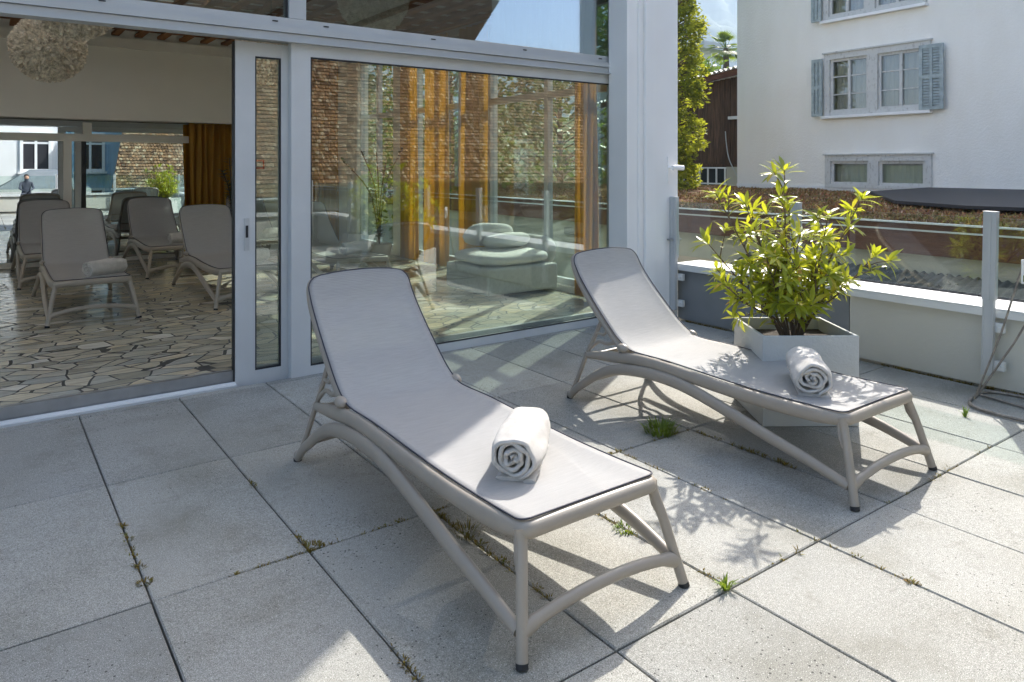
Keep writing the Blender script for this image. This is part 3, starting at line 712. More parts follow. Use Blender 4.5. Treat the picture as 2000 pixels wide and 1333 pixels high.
sh2 = copy_tree(sh); sh2.location = (4.1, .35, 0); sh2.rotation_euler = (0,0,R(140)); tag(sh2, 'second yellow-green shrub, seen mirrored in the window left of the first reflection', 'shrub', 'laurel shrubs in planters')

# ------------------------------------------------------------------ parapet, cap, guard posts and glass
def parapet_run(name, lab, a, b, side, hp=.455, cap_w=.30):
    """low wall from a to b; side=+1: body lies to the right of a->b"""
    a = Vector(a+(0,)); b = Vector(b+(0,)); ln = (b-a).length; ang = math.atan2(b.y-a.y, b.x-a.x)
    root = empty(name, a, ang); tag(root, lab, 'wall'); s = -side
    def bx(mb, x0, x1, y0, y1, z0, z1): y0, y1 = sorted((s*y0, s*y1)); mb.box((x0, y0, z0), (x1, y1, z1)); return mb
    x = 0
    while x < ln-.01:
        x2 = min(x+1.56, ln); bx(MB(), x+.003, x2-.003, .05, .08, .012, hp).build('cladding_panel', M['cladshade'] if x == 0 and side < 0 and a.y > 0 else M['parapet'], root); x = x2  # shade on the first panel is put into its darker colour

    bx(MB(), 0, ln, .08, cap_w, -.5, hp).build('wall_body', M['beige'], root)
    cp = MB(); bx(cp, 0, ln, 0, cap_w+.04, hp+.030, hp+.042); bx(cp, 0, ln, .0, .012, hp-.015, hp+.030); cp.build('cap', M['cap'], root, bevel=.003)
    return root
def guard(name, lab, a, b, posts, side):
    a = Vector(a+(0,)); b = Vector(b+(0,)); ln = (b-a).length; ang = math.atan2(b.y-a.y, b.x-a.x)
    root = empty(name, a, ang); tag(root, lab, 'guard rail'); s = -side
    for i, x in enumerate(posts):
        p = MB(); p.box((x-.035, -.022, .55), (x+.035, .022, 1.07)); p.box((x-.010, -.028, .55), (x+.010, -.022, 1.068)); p.box((x-.036, -.023, 1.07), (x+.036, .023, 1.075))
        p.box((x-.026, -.020, .10), (x+.026, .010, .55)); p.box((x-.03, -.024, .10), (x-.022, .012, .55)); p.box((x+.022, -.024, .10), (x+.03, .012, .55))
        po = p.build('post', M['alu'], root, bevel=.0015)
        po.data.transform(Matrix.Translation((x,0,0)) @ Matrix.Rotation(R(1.1), 4, 'Y') @ Matrix.Translation((-x,0,0))) if i == 2 else None
        for z in (.16, .385):
            bk = MB(); bk.box((x+.03, .012, z-.028), (x+.085, .040, z+.028)); bk.sweep([(x+.060, .012, z), (x+.060, -.002, z)], .009, 6, up=(0,0,1)); bk.build('bracket', M['cap'], po, bevel=.002)
    xs = list(posts)+[ln]
    for i in range(len(xs)-1):
        MB().box((xs[i]+.03, -.004, .575), (xs[i+1]-(.03 if i < len(xs)-2 else 0), .004, 1.035)).build('glass_panel', M['rail_glass'], root)
    return root
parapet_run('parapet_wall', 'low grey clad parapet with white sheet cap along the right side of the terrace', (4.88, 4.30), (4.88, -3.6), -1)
# body to +X: run goes -Y, right of travel is -X, so side=-1
guard('glass_guard', 'glass guard with grey posts fixed to the inside of the right parapet', (4.845, 4.268), (4.845, -3.5), (.0, 1.168, 2.428, 3.7, 4.95, 6.2), -1)
parapet_run('rear_parapet', 'low parapet at the back of the terrace, seen in the far glass reflection', (4.88, -3.6), (-7, -3.6), -1)
guard('rear_guard', 'glass guard on the rear parapet, its white posts mirrored in the far glass', (4.84, -3.56), (-7, -3.56), (.05, 1.5, 3.0, 4.5, 6.0, 7.5, 9.0), -1)

# ------------------------------------------------------------------ tube stand with card at the right edge
root = empty('tubular_stand', (4.55, 1.65, 0)); tag(root, 'thin rusty tubular floor stand leaning by the parapet at the right picture edge', 'stand')
tb_ = MB()
def rel(p): return (p[0]-4.55, p[1]-1.65, p[2])
base = [(4.70,1.84,.012),(4.50,1.80,.012),(4.42,1.70,.012),(4.42,1.45,.012),(4.60,1.30,.012),(4.85,1.38,.012),(4.86,1.62,.012),(4.82,1.80,.012),(4.70,1.84,.012)]
tb_.sweep(spline([rel(p) for p in base], 4), .0085, 8, caps=False)
tb_.sweep([rel((4.70,1.82,.012)), rel((4.60,1.30,.012))], .007, 8)
tb_.build('base_frame', M['rust'], root)
tb_ = MB(); tb_.sweep([rel(p) for p in ((4.57,1.80,.02),(4.55,1.66,.42),(4.54,1.555,.80))], .0058, 8); tb_.sweep([rel(p) for p in ((4.57,1.80,.02),(4.60,1.62,.36),(4.62,1.45,.72))], .0058, 8)
tb_.build('upright', M['rust'], root)
cd = MB().box((-.035,-.004,-.065),(.035,.004,.065), 0).xf(Matrix.Rotation(R(-36), 4, 'Z')).xf(Matrix.Translation(rel((4.555,1.535,.775)))).build('card', M['white'], root, bevel=.003)
MB().box((-.028,-.0062,-.055),(.030,-.0045,-.02), 0).xf(Matrix.Rotation(R(-36), 4, 'Z')).xf(Matrix.Translation(rel((4.555,1.535,.775)))).build('green_band', M['grass'], cd)
MB().sphere((0,-.006,.012), .014, 10, 6, (1,.2,1)).xf(Matrix.Rotation(R(-36), 4, 'Z')).xf(Matrix.Translation(rel((4.555,1.535,.775)))).build('red_emblem', M['red'], cd)

# ------------------------------------------------------------------ moss in the joints, weeds
ms = MB(); rr = random.Random(11)
def tuft(mb, x, y, z, n, h, w_, sp_=.02, up=.9):
    for _ in range(n):
        a = rr.random()*6.28; r = sp_*math.sqrt(rr.random()); p = Vector((x+r*math.cos(a), y+r*math.sin(a), z)); d = Vector((math.cos(a)*rr.uniform(.1,1), math.sin(a)*rr.uniform(.1,1), up+rr.random()*.5)).normalized()
        l = h*rr.uniform(.5,1.2); s = d.cross(Vector((0,0,1)));
        s = s.normalized()*w_*.5 if s.length > 1e-3 else Vector((w_*.5,0,0))
        m_ = p+d*l*.6; e = p+d*l+Vector((math.cos(a),math.sin(a),-.4))*l*.25
        mb.add([p-s*.6, p+s*.6, m_+s, m_-s, e], [(0,1,2,3),(3,2,4)])
def joint_moss(x0, y0, x1, y1, dens, h=.012, w_=.004, patch=1.):
    ln = math.hypot(x1-x0, y1-y0)
    for _ in range(int(ln*dens*1.7)):
        t_ = rr.random(); nn = noise.noise(Vector((x0+(x1-x0)*t_, y0+(y1-y0)*t_, 3.3))*5)
        if nn < -.05+.3*(1-patch): continue
        tuft(ms, x0+(x1-x0)*t_+rr.gauss(0,.005), y0+(y1-y0)*t_+rr.gauss(0,.005), -.004, 7, h*(1+nn), w_, .009, .35)
XA = lambda k: X0+k*P
YR = lambda j: Y0-QY*(j-1)
joint_moss(XA(1), 3.2, XA(1), 1.6, 60); joint_moss(XA(0), 3.1, XA(0), 2.45, 45); joint_moss(XA(0)+.25, YR(2), XA(3), YR(2), 50); joint_moss(XA(2), 2.6, XA(2), 1.75, 70, .014)
joint_moss(XA(3), 2.1, XA(3), 1.5, 55, .012); joint_moss(XA(3), YR(2), XA(5)+.1, YR(2), 45, .012); joint_moss(XA(4)+.0, 2.5, XA(4), 1.0, 14); joint_moss(XA(5), 2.5, XA(5), 1.5, 45, .016)
joint_moss(4.915, 4.2, 4.915, .6, 70, .016, .005); joint_moss(XA(7)+.35, YR(3), 4.9, YR(3), 20); joint_moss(XA(3), YR(3), XA(7), YR(3), 8)
o = ms.build('joint_moss', M['moss']); tag(o, 'brown and green moss filling the slab joints', kind='stuff')
def weed(x, y, n, h, w_, sp_, lab, up=.9, nm='weed_tuft'):
    mb = MB(); tuft(mb, 0, 0, -.003, n, h, w_, sp_, up); o = mb.build(nm, M['moss'] if nm != 'weed_tuft' else M['grass']); o.location = (x, y, 0); tag(o, lab, 'weed', 'weeds in the slab joints'); return o
weed(2.77, 2.53, 260, .062, .005, .075, 'largest green weed clump, growing in the joint between the two terrace loungers')
weed(1.915, 1.475, 22, .045, .008, .012, 'small bright weed at the slab corner right of the near lounger foot')
weed(1.93, 1.93, 90, .022, .005, .045, 'low green weed under the front end of the near lounger')
weed(2.02, 2.15, 60, .018, .005, .04, 'low weed patch in the joint beside the near lounger sling edge')
weed(XA(2)+.01, 2.25, 90, .04, .003, .05, 'brownish grass tuft beside the arched leg of the near lounger', nm='grass_tuft')
weed(4.25, 1.72, 9, .06, .010, .01, 'single pale weed sprouting near the tubular stand')
weed(XA(0), 2.60, 90, .013, .004, .022, 'mossy yellow tuft in the joint at the far left of the terrace', .4, 'moss_tuft')
weed(XA(1)+.02, 2.50, 140, .013, .004, .034, 'mossy yellow tuft at the slab corner left of the near lounger', .4, 'moss_tuft')

# ------------------------------------------------------------------ shaggy pendant lamps
def pendant(r, seed):
    rr2 = random.Random(seed); root = empty('pendant_lamp'); mb = MB(); core = MB().sphere((0,0,0), r*.86, 24, 16)
    core.build('globe', M['feather'], root)
    n = 3600
    for i in range(n):
        z = 1-2*(i+.5)/n; a = i*2.39996; q = math.sqrt(1-z*z); d = Vector((q*math.cos(a), q*math.sin(a), z)); s = (d.cross(rvec(rr2))).normalized(); l = r*rr2.uniform(.07,.16); w_ = r*rr2.uniform(.022,.05)
        p = d*r*.86; t2 = d.cross(s); e = p+d*l*.75+s*l*rr2.uniform(.2,.8)
        mb.add([p-t2*w_, p+t2*w_, e+t2*w_+d*l*.15, e-t2*w_*.7], [(0,1,2,3)])
    mb.build('petals', M['feather'], root)
    MB().sweep([(0,0,r*.8),(0,0,r+1.2)], .004, 6).build('cable', M['black'], root)
    return root
lampP = pendant(.34, 1)
lamps = [(.537, 8.39, 2.485, 1.0, 'shaggy round pendant lamp hanging lowest at the far left of the hall'), (.66, 7.30, 2.80, 1.12, 'shaggy pendant lamp in front of the lowest one, cut off by the lintel'),
         (2.25, 7.0, 2.44, 1.0, 'shaggy pendant lamp seen at the top of the narrow pane'), (2.96, 6.25, 2.90, 1.0, 'shaggy pendant lamp behind the upper pane')]
for i, (x, y, z, s, lab) in enumerate(lamps):
    o = lampP if i == 0 else copy_tree(lampP); o.location = (x, y, z); o.scale = (s,s,s); tag(o, lab, 'lamp', 'shaggy pendant lamps')

# ------------------------------------------------------------------ daybed, pillows and house plants indoors
root = empty('daybed', (4.28, 6.05, ZI)); root.scale = (.78,.85,.95); tag(root, 'white woven daybed with thick cushions behind the big window', 'daybed')
def soft(mb, cx_, cy_, cz, sx, sy, sz, pw=4., n=18, seed=0):
    def Pt(u, v):
        th = (u-.5)*2*math.pi; ph = (v-.5)*math.pi
        f = lambda c_, e: math.copysign(abs(c_)**e, c_)
        e = 2/pw; x = f(math.cos(ph), .5)*f(math.cos(th), e); y = f(math.cos(ph), .5)*f(math.sin(th), e); z = f(math.sin(ph), .8)
        k = 1+.03*noise.noise(Vector((x*2+seed, y*2, z*2)))
        return (cx_+x*sx*k, cy_+y*sy*k, cz+z*sz*k)
    mb.grid(Pt, n*2, n); return mb
MB().box((-.55,-.45,.03),(.55,.45,.30)).build('woven_base', M['rattan'], root, bevel=.03)
soft(MB(), 0, 0, .37, .54, .44, .075).build('mattress', M['cushion'], root)
soft(MB(), .60, .1, .40, .10, .40, .16).build('arm_cushion', M['cushion'], root)
for i, (x, y, z, rx, lab) in enumerate(((4.38, 6.1, .57, -12, 'white pillow lying flat on top on the daybed'), (4.30, 6.32, .62, -30, 'white pillow leaning at the back of the daybed'))):
    o = soft(MB(), 0, 0, 0, .26, .19, .075, 3., seed=i).build('pillow', M['cushion']); o.location = (x, y, z); o.rotation_euler = (R(rx), R(4), R(20-30*i)); tag(o, lab, 'pillow', 'white pillows on the daybed')
def houseplant(x, y, lab, tips, h0=.42, seed=1, ll=.09):
    rr3 = random.Random(seed); root = empty('potted_plant', (x, y, ZI)); tag(root, lab, 'plant', 'dark leaved plants indoors'); lf = MB(); st = MB()
    pt = MB().sweep([(0,0,0),(0,0,h0)], [.13,.17], 20); pt.build('pot', M['cement'], root)
    for tx, ty, tz in tips:
        pts = [Vector(q) for q in spline([(0,0,h0),(tx*.25,ty*.25,h0+(tz-h0)*.6),(tx,ty,tz)], 6)]; st.sweep(pts, .008, 6)
        for i in range(2, len(pts)):
            d = (pts[i]-pts[i-1]).normalized(); s = d.cross(Vector((0,0,1))).normalized()
            for sg in (-1, 1):
                for q in (0, .5): leaf_mesh(lf, pts[i-1].lerp(pts[i], q), s*sg+d*.5+rvec(rr3)*.25, Vector((0,0,1)), ll*rr3.uniform(.8,1.15), ll*.42, .15)
    st.build('stem', M['bark'], root); lf.build('foliage', M['darkleaf'], root)
houseplant(2.72, 10.1, 'dark leaved plant hanging over before the ochre curtain, seen past the open door', [(-.1,-.25,1.36),(.05,-.2,1.28),(-.15,-.1,1.2),(.15,.1,1.3),(.1,-.3,1.1)], .5, 2)
houseplant(4.30, 8.9, 'arching dark leaved plant behind the big window near the cream pier', [(-.5,.1,1.35),(-.35,-.2,1.45),(.25,-.2,1.5),(.1,.3,1.45),(-.1,-.4,1.3)], .22, 3, .10)

# ------------------------------------------------------------------ white house on the right
hx0 = Vector((14., 10.45, 0)); HA = math.atan2(-.9987, -.05)      # local +x runs along the wall towards the viewer's right
house = empty('white_house', (14., 10.45, 0), HA)
tag(house, 'white stucco house with weathered double windows and grey shutters beyond the glass guard', 'building')
# local: x along the wall (0 = far left corner), y>0 = into the house, z up
WIN = [(2.315, 4.23, 2.36, 3.50), (2.33, 4.25, .915, 1.455), (2.29, 4.15, 4.29, 5.40)]
wm = MB(); HL, HDp, HTp = 15., 8., 6.6
xs = sorted({0, HL}|{a for a, b, c, d in WIN}|{b for a, b, c, d in WIN})
# facade built in cells around the openings
zs_all = [-3.4, 6.6]
def cells(x0, x1, holes):
    z = -3.4
    for a, b in sorted(holes): wm.box((x0, 0, z), (x1, .35, a)); z = b
    wm.box((x0, 0, z), (x1, .35, HTp))
xl = 2.29; xr = 4.25
cells(0, xl, []); cells(xl, xr, [(.915,1.455),(2.36,3.50),(4.29,5.40)]); cells(xr, HL, [])
wm.box((0, .35, -3.4), (.35, HDp, HTp)); wm.box((HL-.35, .35, -3.4), (HL, HDp, HTp)); wm.box((.35, HDp-.35, -3.4), (HL-.35, HDp, HTp))
wm.build('wall', M['stucco'], house)
MB().box((0, -.02, -3.3), (HL, -.002, .93)).build('plinth_band', M['white'], house)
rf = MB(); rf.add([(-.6,-.7,6.3),(HL+.6,-.7,6.3),(HL+.6,HDp/2,9.6),(-.6,HDp/2,9.6),(HL+.6,HDp+.7,6.3),(-.6,HDp+.7,6.3)], [(0,1,2,3),(3,2,4,5)]); rf.build('roof', M['tiles'], house, solid=.18)
MB().box((-.5,-.8,6.18),(HL+.5,-.66,6.32)).build('gutter', M['rust'], house)
def old_window(x0, x1, z0, z1, shut, rows=3, small=False):
    f = MB(); fw = .10; xm = x0+(x1-x0)*.485
    f.box((x0-.09, -.045, z0-.02), (x0+.03, .10, z1+.09)); f.box((x1-.03, -.045, z0-.02), (x1+.09, .10, z1+.09)); f.box((x0+.03, -.045, z1-.03), (x1-.03, .10, z1+.09)); f.box((x0+.03, -.045, z0-.02), (x1-.03, .10, z0+.05)); f.box((xm-.10, -.05, z0+.05), (xm+.10, .10, z1-.03))
    f.box((x0-.12, -.075, z1+.09), (x1+.12, .02, z1+.12))
    wf = f.build('window', M['peel'], house)
    if not small: MB().box((x0-.12, -.12, z0-.075), (x1+.12, .0, z0-.022)).build('sill', M['white'], wf)
    for a, b in ((x0+.03, xm-.10), (xm+.10, x1-.03)):
        s = MB(); t_ = .05; zz0, zz1 = z0+.05, z1-.03
        s.box((a, .0, zz0), (a+t_, .06, zz1)); s.box((b-t_, .0, zz0), (b, .06, zz1)); s.box((a+t_, .0, zz0), (b-t_, .06, zz0+t_)); s.box((a+t_, .0, zz1-t_), (b-t_, .06, zz1))
        if not small:
            c = (a+b)/2; s.box((c-.028, -.006, zz0+t_), (c+.028, .058, zz1-t_))
            for k in range(1, rows):
                z = zz0+(zz1-zz0)*k/rows; s.box((a+t_, .006, z-.011), (c-.028, .05, z+.011)); s.box((c+.028, .006, z-.011), (b-t_, .05, z+.011))
        s.build('casement', M['peel'], wf)
        MB().box((a+t_, .030, zz0+t_), (b-t_, .036, zz1-t_)).build('pane', M['hglass'], wf)
        ph = random.random()*6
        MB().grid(lambda u, v: (a+.02+(b-a-.04)*u, .16+.018*math.sin(u*34+ph)+.01*math.sin(u*71), z0+.02+(z1-z0-.04)*v), 60, 2).build('net_curtain', M['cream'], wf)
        MB().box((a-.05, .33, z0-.05), (b+.05, .345, z1+.05)).build('room_backing', M['dark'], wf)
    for a, b in shut:
        s = MB(); s.box((a, -.05, z0-.02), (a+.06, -.015, z1)); s.box((b-.06, -.05, z0-.02), (b, -.015, z1)); s.box(((a+b)/2-.025, -.052, z0+.04), ((a+b)/2+.025, -.015, z1-.06))
        for z in (z0-.02, (z0+z1)/2-.03, z1-.06): s.box((a+.06, -.049, z), (b-.06, -.016, z+.06))
        k = 0; z = z0+.06
        while z < z1-.09:
            s.add([(a+.05,-.045,z),(b-.05,-.045,z),(b-.05,-.020,z+.04),(a+.05,-.020,z+.04),(a+.05,-.038,z-.004),(b-.05,-.038,z-.004)], [(0,1,2,3),(4,5,1,0)]); z += .052
        s.box((a+.005, -.012, z0), (b-.005, -.004, z1-.01)); s.xf(Matrix.Translation((0,-.075,0))); s.build('shutter', M['shutter'], wf)
old_window(*WIN[0], [(1.99, 2.22), (4.16, 4.58)])
old_window(*WIN[1], [], small=True)
old_window(*WIN[2], [(1.98, 2.20)])

# ------------------------------------------------------------------ sedum roof, fascia, retaining wall, lower corrugated roof, solar sheet
annex = empty('green_roof_annex', (8., 4., 0)); tag(annex, 'low annex with a reddish green roof and brown edge below the white house', 'building')
def lx(mb, m, nm, par=annex, **kw): return mb.xf(Matrix.Translation((-8,-4,0))).build(nm, m, par, **kw)
def sed(u, v):
    x = 8.02+(14.6-8.02)*u; y = -12+32*v
    if x > 13.96+.05*(y-10.45) and y < 10.4: x = 13.96+.05*(y-10.45)
    return (x, y, .72+.12*min(1,(x-8)/3.)+.04*noise.noise(Vector((x*.9,y*.9,0)))+.035*noise.noise(Vector((x*4,y*4,2))))
lx(MB().grid(sed, 60, 220), M['sedum'], 'planted_roof')
lx(MB().box((7.95,-12,.41),(8.02,20,.73)), M['fascia'], 'fascia')
lx(MB().box((8.05,-12,-3.4),(8.30,20,.41)), M['beige'], 'wall')
lx(MB().box((8.10,-12,.41),(14.6,20,.55)), M['soil'], 'deck')
rl_ = MB()
rl_.box((7.90,-12,.735),(7.99,20,.75)); lx(rl_, M['cap'], 'edge_flashing'); lx(MB().box((7.93,-12,.655),(7.948,20,.672)), M['cap'], 'edge_strip')
lx(MB().box((8.02,9.0,.18),(8.05,9.5,.30)), M['rust'], 'wall_vent')
# sedum plants: clumps give the mat its rough outline
sd = MB(); rr = random.Random(5)
for _ in range(7000):
    x = 8.1+5.7*rr.random()**1.3; y = rr.uniform(-1.5, 16); p = Vector(sed((x-8.02)/6.58, (y+12)/32))
    for q in range(5):
        d = (rvec(rr)+Vector((0,0,1.1))).normalized(); s = d.cross(rvec(rr)).normalized()*.012; e = p+Vector((rr.gauss(0,.05), rr.gauss(0,.05), 0))
        sd.add([e-s, e+s, e+d*rr.uniform(.02,.06)], [(0,1,2)])
m, t = mat('sedum_plants'); geo = N(t, 'ShaderNodeNewGeometry')
c = ramp(t, geo.outputs['Random Per Island'], [(0, (.10,.10,.03)), (.3, (.22,.12,.05)), (.55, (.40,.17,.10)), (.8, (.30,.26,.06)), (1, (.55,.38,.30))]); b = bsdf(t, c, .9, 0, .1); out(t, b.outputs[0])
o = sd.build('sedum_plants', m); tag(o, 'reddish sedum plants covering the annex roof', kind='stuff')
sp_ = empty('solar_panel', (11, 4, .86)); tag(sp_, 'large dark flat panel lying on the green roof before the white house', 'panel')
MB().prism([(x-11, y-4) for x, y in ((9.45,3.80),(9.85,4.84),(11.84,6.24),(13.60,6.10),(13.55,-2),(10.2,-2))], 0, .04).xf(Matrix.Rotation(R(-1.2), 4, 'Y')).build('sheet', M['solar'], sp_)
# lower corrugated roof of the yard shed
ys = empty('corrugated_shed', (6.6, 1., 0)); tag(ys, 'dark weathered corrugated roof just below the parapet cap on the right', 'shed')
cr = MB().grid(lambda u, v: (5.35+2.55*u-6.6, -9+14.7*v-1, -.42+.66*u+.012*math.sin((-9+14.7*v)*6.283/.085)), 2, 1500, False); cr.build('roof', M['corr'], ys)
MB().box((5.5-6.6,-9-1,-3.4),(7.9-6.6,5.6-1,-.75)).build('wall', M['beige'], ys)
lf_ = MB(); rr = random.Random(8)
for _ in range(900):
    u = rr.random(); x = 5.4+2.45*u; y = rr.uniform(-1,5.6); z = -.38+.66*u+.02; s = rvec(rr)*.02; q = rvec(rr)*.02
    a = Vector((x,y,z)); lf_.add([a-s, a+q, a+s], [(0,1,2)])
o = lf_.build('dead_leaves', M['soil']); tag(o, 'dead leaves scattered over the corrugated roof', kind='stuff')

# ------------------------------------------------------------------ barn, its window grid, and hillside
barn = empty('wooden_barn', (17, 12.5, 0)); tag(barn, 'dark brown board-clad barn with corrugated roof between the column and the white house', 'barn')
bm_ = MB(); y = -1.2; rr = random.Random(2)
while y < 5.2:
    w_ = rr.uniform(.14,.22); bm_.box((rr.uniform(0,.015), y, 1.38+rr.uniform(-.02,.02)), (.05, y+w_-.012, 3.72-.085*(y-1.2))); y += w_
bm_.build('board_wall', M['barn'], barn)
MB().box((.05,-1.2,1.3),(3.5,5.2,3.0)).build('inner_wall', M['barn'], barn)
bb = MB(); bb.add([(-.35,-1.4,3.78+.17),(-.35,5.3,3.25+.0),(-.35,5.3,3.40),(-.35,-1.4,4.12)], [(0,1,2,3)]); bb.build('eaves_board', M['fascia'], barn, solid=.06)
br = MB().grid(lambda u, v: (-.45+4.2*v, -1.5+6.9*u, 4.16-.108*(6.9*u)+.035*math.sin(6.9*u*6.283/.16)-.0+.25*v), 420, 1, False); br.build('roof', M['cap'], barn, solid=.012)
MB().box((.02,-1.2,-3.4),(.3,5.2,.30)).build('base_wall', M['beige'], barn); MB().box((.0,.9-2.1,.3),(.3,.55,1.30)).build('base_pier', M['beige'], barn)
wg = MB()
for k in range(12): yy = .58+k*.30; wg.box((-.02, yy, .35), (.02, yy+.035, 1.28))
for z in (.35, .80, 1.25): wg.box((-.018, .55, z), (.018, 4.2, z+.04))
f = wg.build('window_grid', M['white'], barn); MB().box((.06,.55,.30),(.10,4.4,1.30)).build('dark_glass', M['dark'], f)
MB().sweep(spline([(-.05,.55,2.3),(-.06,.50,1.9),(-.07,.40,1.5),(-.06,.15,1.05),(-.05,.05,.9)], 5), .014, 6).build('hose', M['alu'], barn)
MB().box((-.2,-.1,2.62),(-.02,.35,2.70)).build('wall_lamp', M['cap'], barn)

# hillside terrain rising behind
def hillz(x, y):
    d = x*.80+y*.60
    return -3.4+min(10, max(0, d-24)*.20)+3*noise.noise(Vector((x*.02,y*.02,0)))*min(1,max(0,(d-24)/30))
hl = MB().grid(lambda u, v: ((lambda x, y: (x, y, hillz(x, y)))(20+420*u, -60+420*v)), 70, 70); o = hl.build('hillside', M['hill']); tag(o, kind='structure')
def mtn(u, v):
    a = R(-10+110*u); r = 900+900*v
    h = (150+120*noise.noise(Vector((u*5, 1.3, .2)))+60*noise.noise(Vector((u*16, v*3, 4))))*math.sin(min(1,v*1.4)*math.pi/2) + 18*noise.noise(Vector((u*60, v*20, 1)))
    return (r*math.sin(a), r*math.cos(a), -20+h*2.4)
o = MB().grid(mtn, 220, 40).build('mountain', M['mountain']); tag(o, kind='structure')
# retaining wall, white villa, red roof
tag(MB().box((29,26.5,-3),(30,31.5,6.05)).build('retaining_wall', M['concrete']), 'grey concrete retaining wall on the slope above the barn roof', 'wall')
vl = empty('hillside_villa', (44,36,2)); tag(vl, 'pale villa with a flat dark roof half hidden behind the palm', 'house')
MB().box((0,0,0),(1,8,8.0)).build('wall', M['stucco_w'], vl); MB().box((-1,-1,8.0),(2,9,8.5)).build('roof', M['alu'], vl)
rh = empty('red_roof_house', (40,27.0,2)); tag(rh, 'sliver of a red roofed house right of the palm at the house corner', 'house')
r_ = MB(); r_.add([(0,0,7.6),(0,2.4,7.6),(3,1.2,11.5)], [(0,1,2)]); r_.build('roof', M['red'], rh, solid=.2); MB().box((.5,.3,0),(3,2.1,7.6)).build('wall', M['stucco_w'], rh)

# ------------------------------------------------------------------ trees
def spray_tree(name, loc, h, rad, m, lab, n=3200, sz=.16, seed=1, droop=-.2, profile=None, group=None, cat='tree', trunk=True, flat=True):
    rr = random.Random(seed); root = empty(name, loc); tag(root, lab, cat, group); cr = MB(); tk = MB()
    profile = profile or (lambda t_: math.sin(math.pi*min(1,max(0,t_))**.8)**.6)
    if trunk: tk.sweep(spline([(0,0,0),(.05,.02,h*.4),(0,.03,h*.85)], 5), [max(.01,.12*h/6*(1-i/11)) for i in range(11)], 8)
    nc = max(30, n//45)
    for c in range(nc):
        t_ = (c+rr.random())/nc; a = rr.random()*6.283; R0 = rad*profile(t_)*rr.uniform(.55,1.08); z = h*(.06+.94*t_)
        ct = Vector((math.cos(a)*R0, math.sin(a)*R0, z)); cs = rad*rr.uniform(.20,.36)
        if trunk: tk.sweep([(0,0,max(.1,z-R0*.3)), tuple(ct*.6+Vector((0,0,z*.4))), tuple(ct)], [.02,.012,.004], 5)
        for k in range(n//nc):
            d = rvec(rr); p = ct+Vector((d.x, d.y, d.z*.8))*cs*rr.random()**.5
            o_ = Vector((math.cos(a), math.sin(a), droop))*.8+rvec(rr)*.8; o_.normalize(); s = o_.cross(rvec(rr)).normalized(); l = sz*rr.uniform(.5,1.3); w_ = l*.22
            cr.add([p, p+o_*l*.45-s*w_, p+o_*l, p+o_*l*.45+s*w_], [(0,1,2,3)])
    if trunk: tk.build('trunk', M['bark'], root)
    cr.build('crown', m, root); return root
spray_tree('thuja_tree', (11.5, 10.25, -.4), 7.5, .58, M['thuja'], 'tall yellow-green conifer between the white column and the barn', 26000, .10, 3, -.35, lambda t_: .35+.75*math.sin(math.pi*(.15+.8*t_)))
spray_tree('hillside_bush', (22.5, 18.6, 1.5), 3.6, 2.0, M['bush'], 'pale leafy bush directly above the barn roof', 5200, .22, 4, .2, cat='bush', group='bushes on the slope', trunk=True)
spray_tree('hillside_bush', (31.2, 27.4, 5.2), 2.1, 1.2, M['bush'], 'dark round bush beside the palm trunk', 2600, .22, 5, .1, cat='bush', group='bushes on the slope', trunk=True)
spray_tree('hillside_bush', (31.5, 26.0, 5.0), 2.0, 1.2, M['thuja'], 'yellowish bush at the house corner below the palm', 2000, .2, 6, .1, cat='bush', group='bushes on the slope', trunk=True)
spray_tree('hillside_tree', (30.0, 27.6, 4.2), 4.6, 1.7, M['thuja'], 'bright tree left of the palm on the slope', 4200, .24, 7, .1, group='trees on the slope', trunk=True)
# palm
pm = empty('palm_tree', (33.3, 25.6, 4.6)); tag(pm, 'fan palm with shaggy trunk on the slope between tree and house', 'palm')
MB().sweep([(0,0,0),(.05,0,1.5),(0,0,3.2)], [.20,.17,.15], 10).build('trunk', M['bark'], pm)
cr = MB(); rr = random.Random(9)
for k in range(34):
    a = rr.random()*6.28; el = rr.uniform(-.7,1.2); d = Vector((math.cos(a)*math.cos(el), math.sin(a)*math.cos(el), math.sin(el))); p = Vector((0,0,3.2))+d*.55
    cr.sweep([(0,0,3.15), tuple(p)], .012, 4)
    for q in range(13):
        b2 = (q-6)*.17; s = d.cross(Vector((0,0,1))).normalized(); dd = (d*math.cos(b2)+s*math.sin(b2)); e = p+dd*.62+Vector((0,0,-.10)); w_ = s.cross(dd)*0+dd.cross(Vector((0,0,1))).normalized()*.035
        cr.add([p, p+dd*.3-w_, e, p+dd*.3+w_], [(0,1,2,3)])
cr.build('crown', M['grass'], pm)

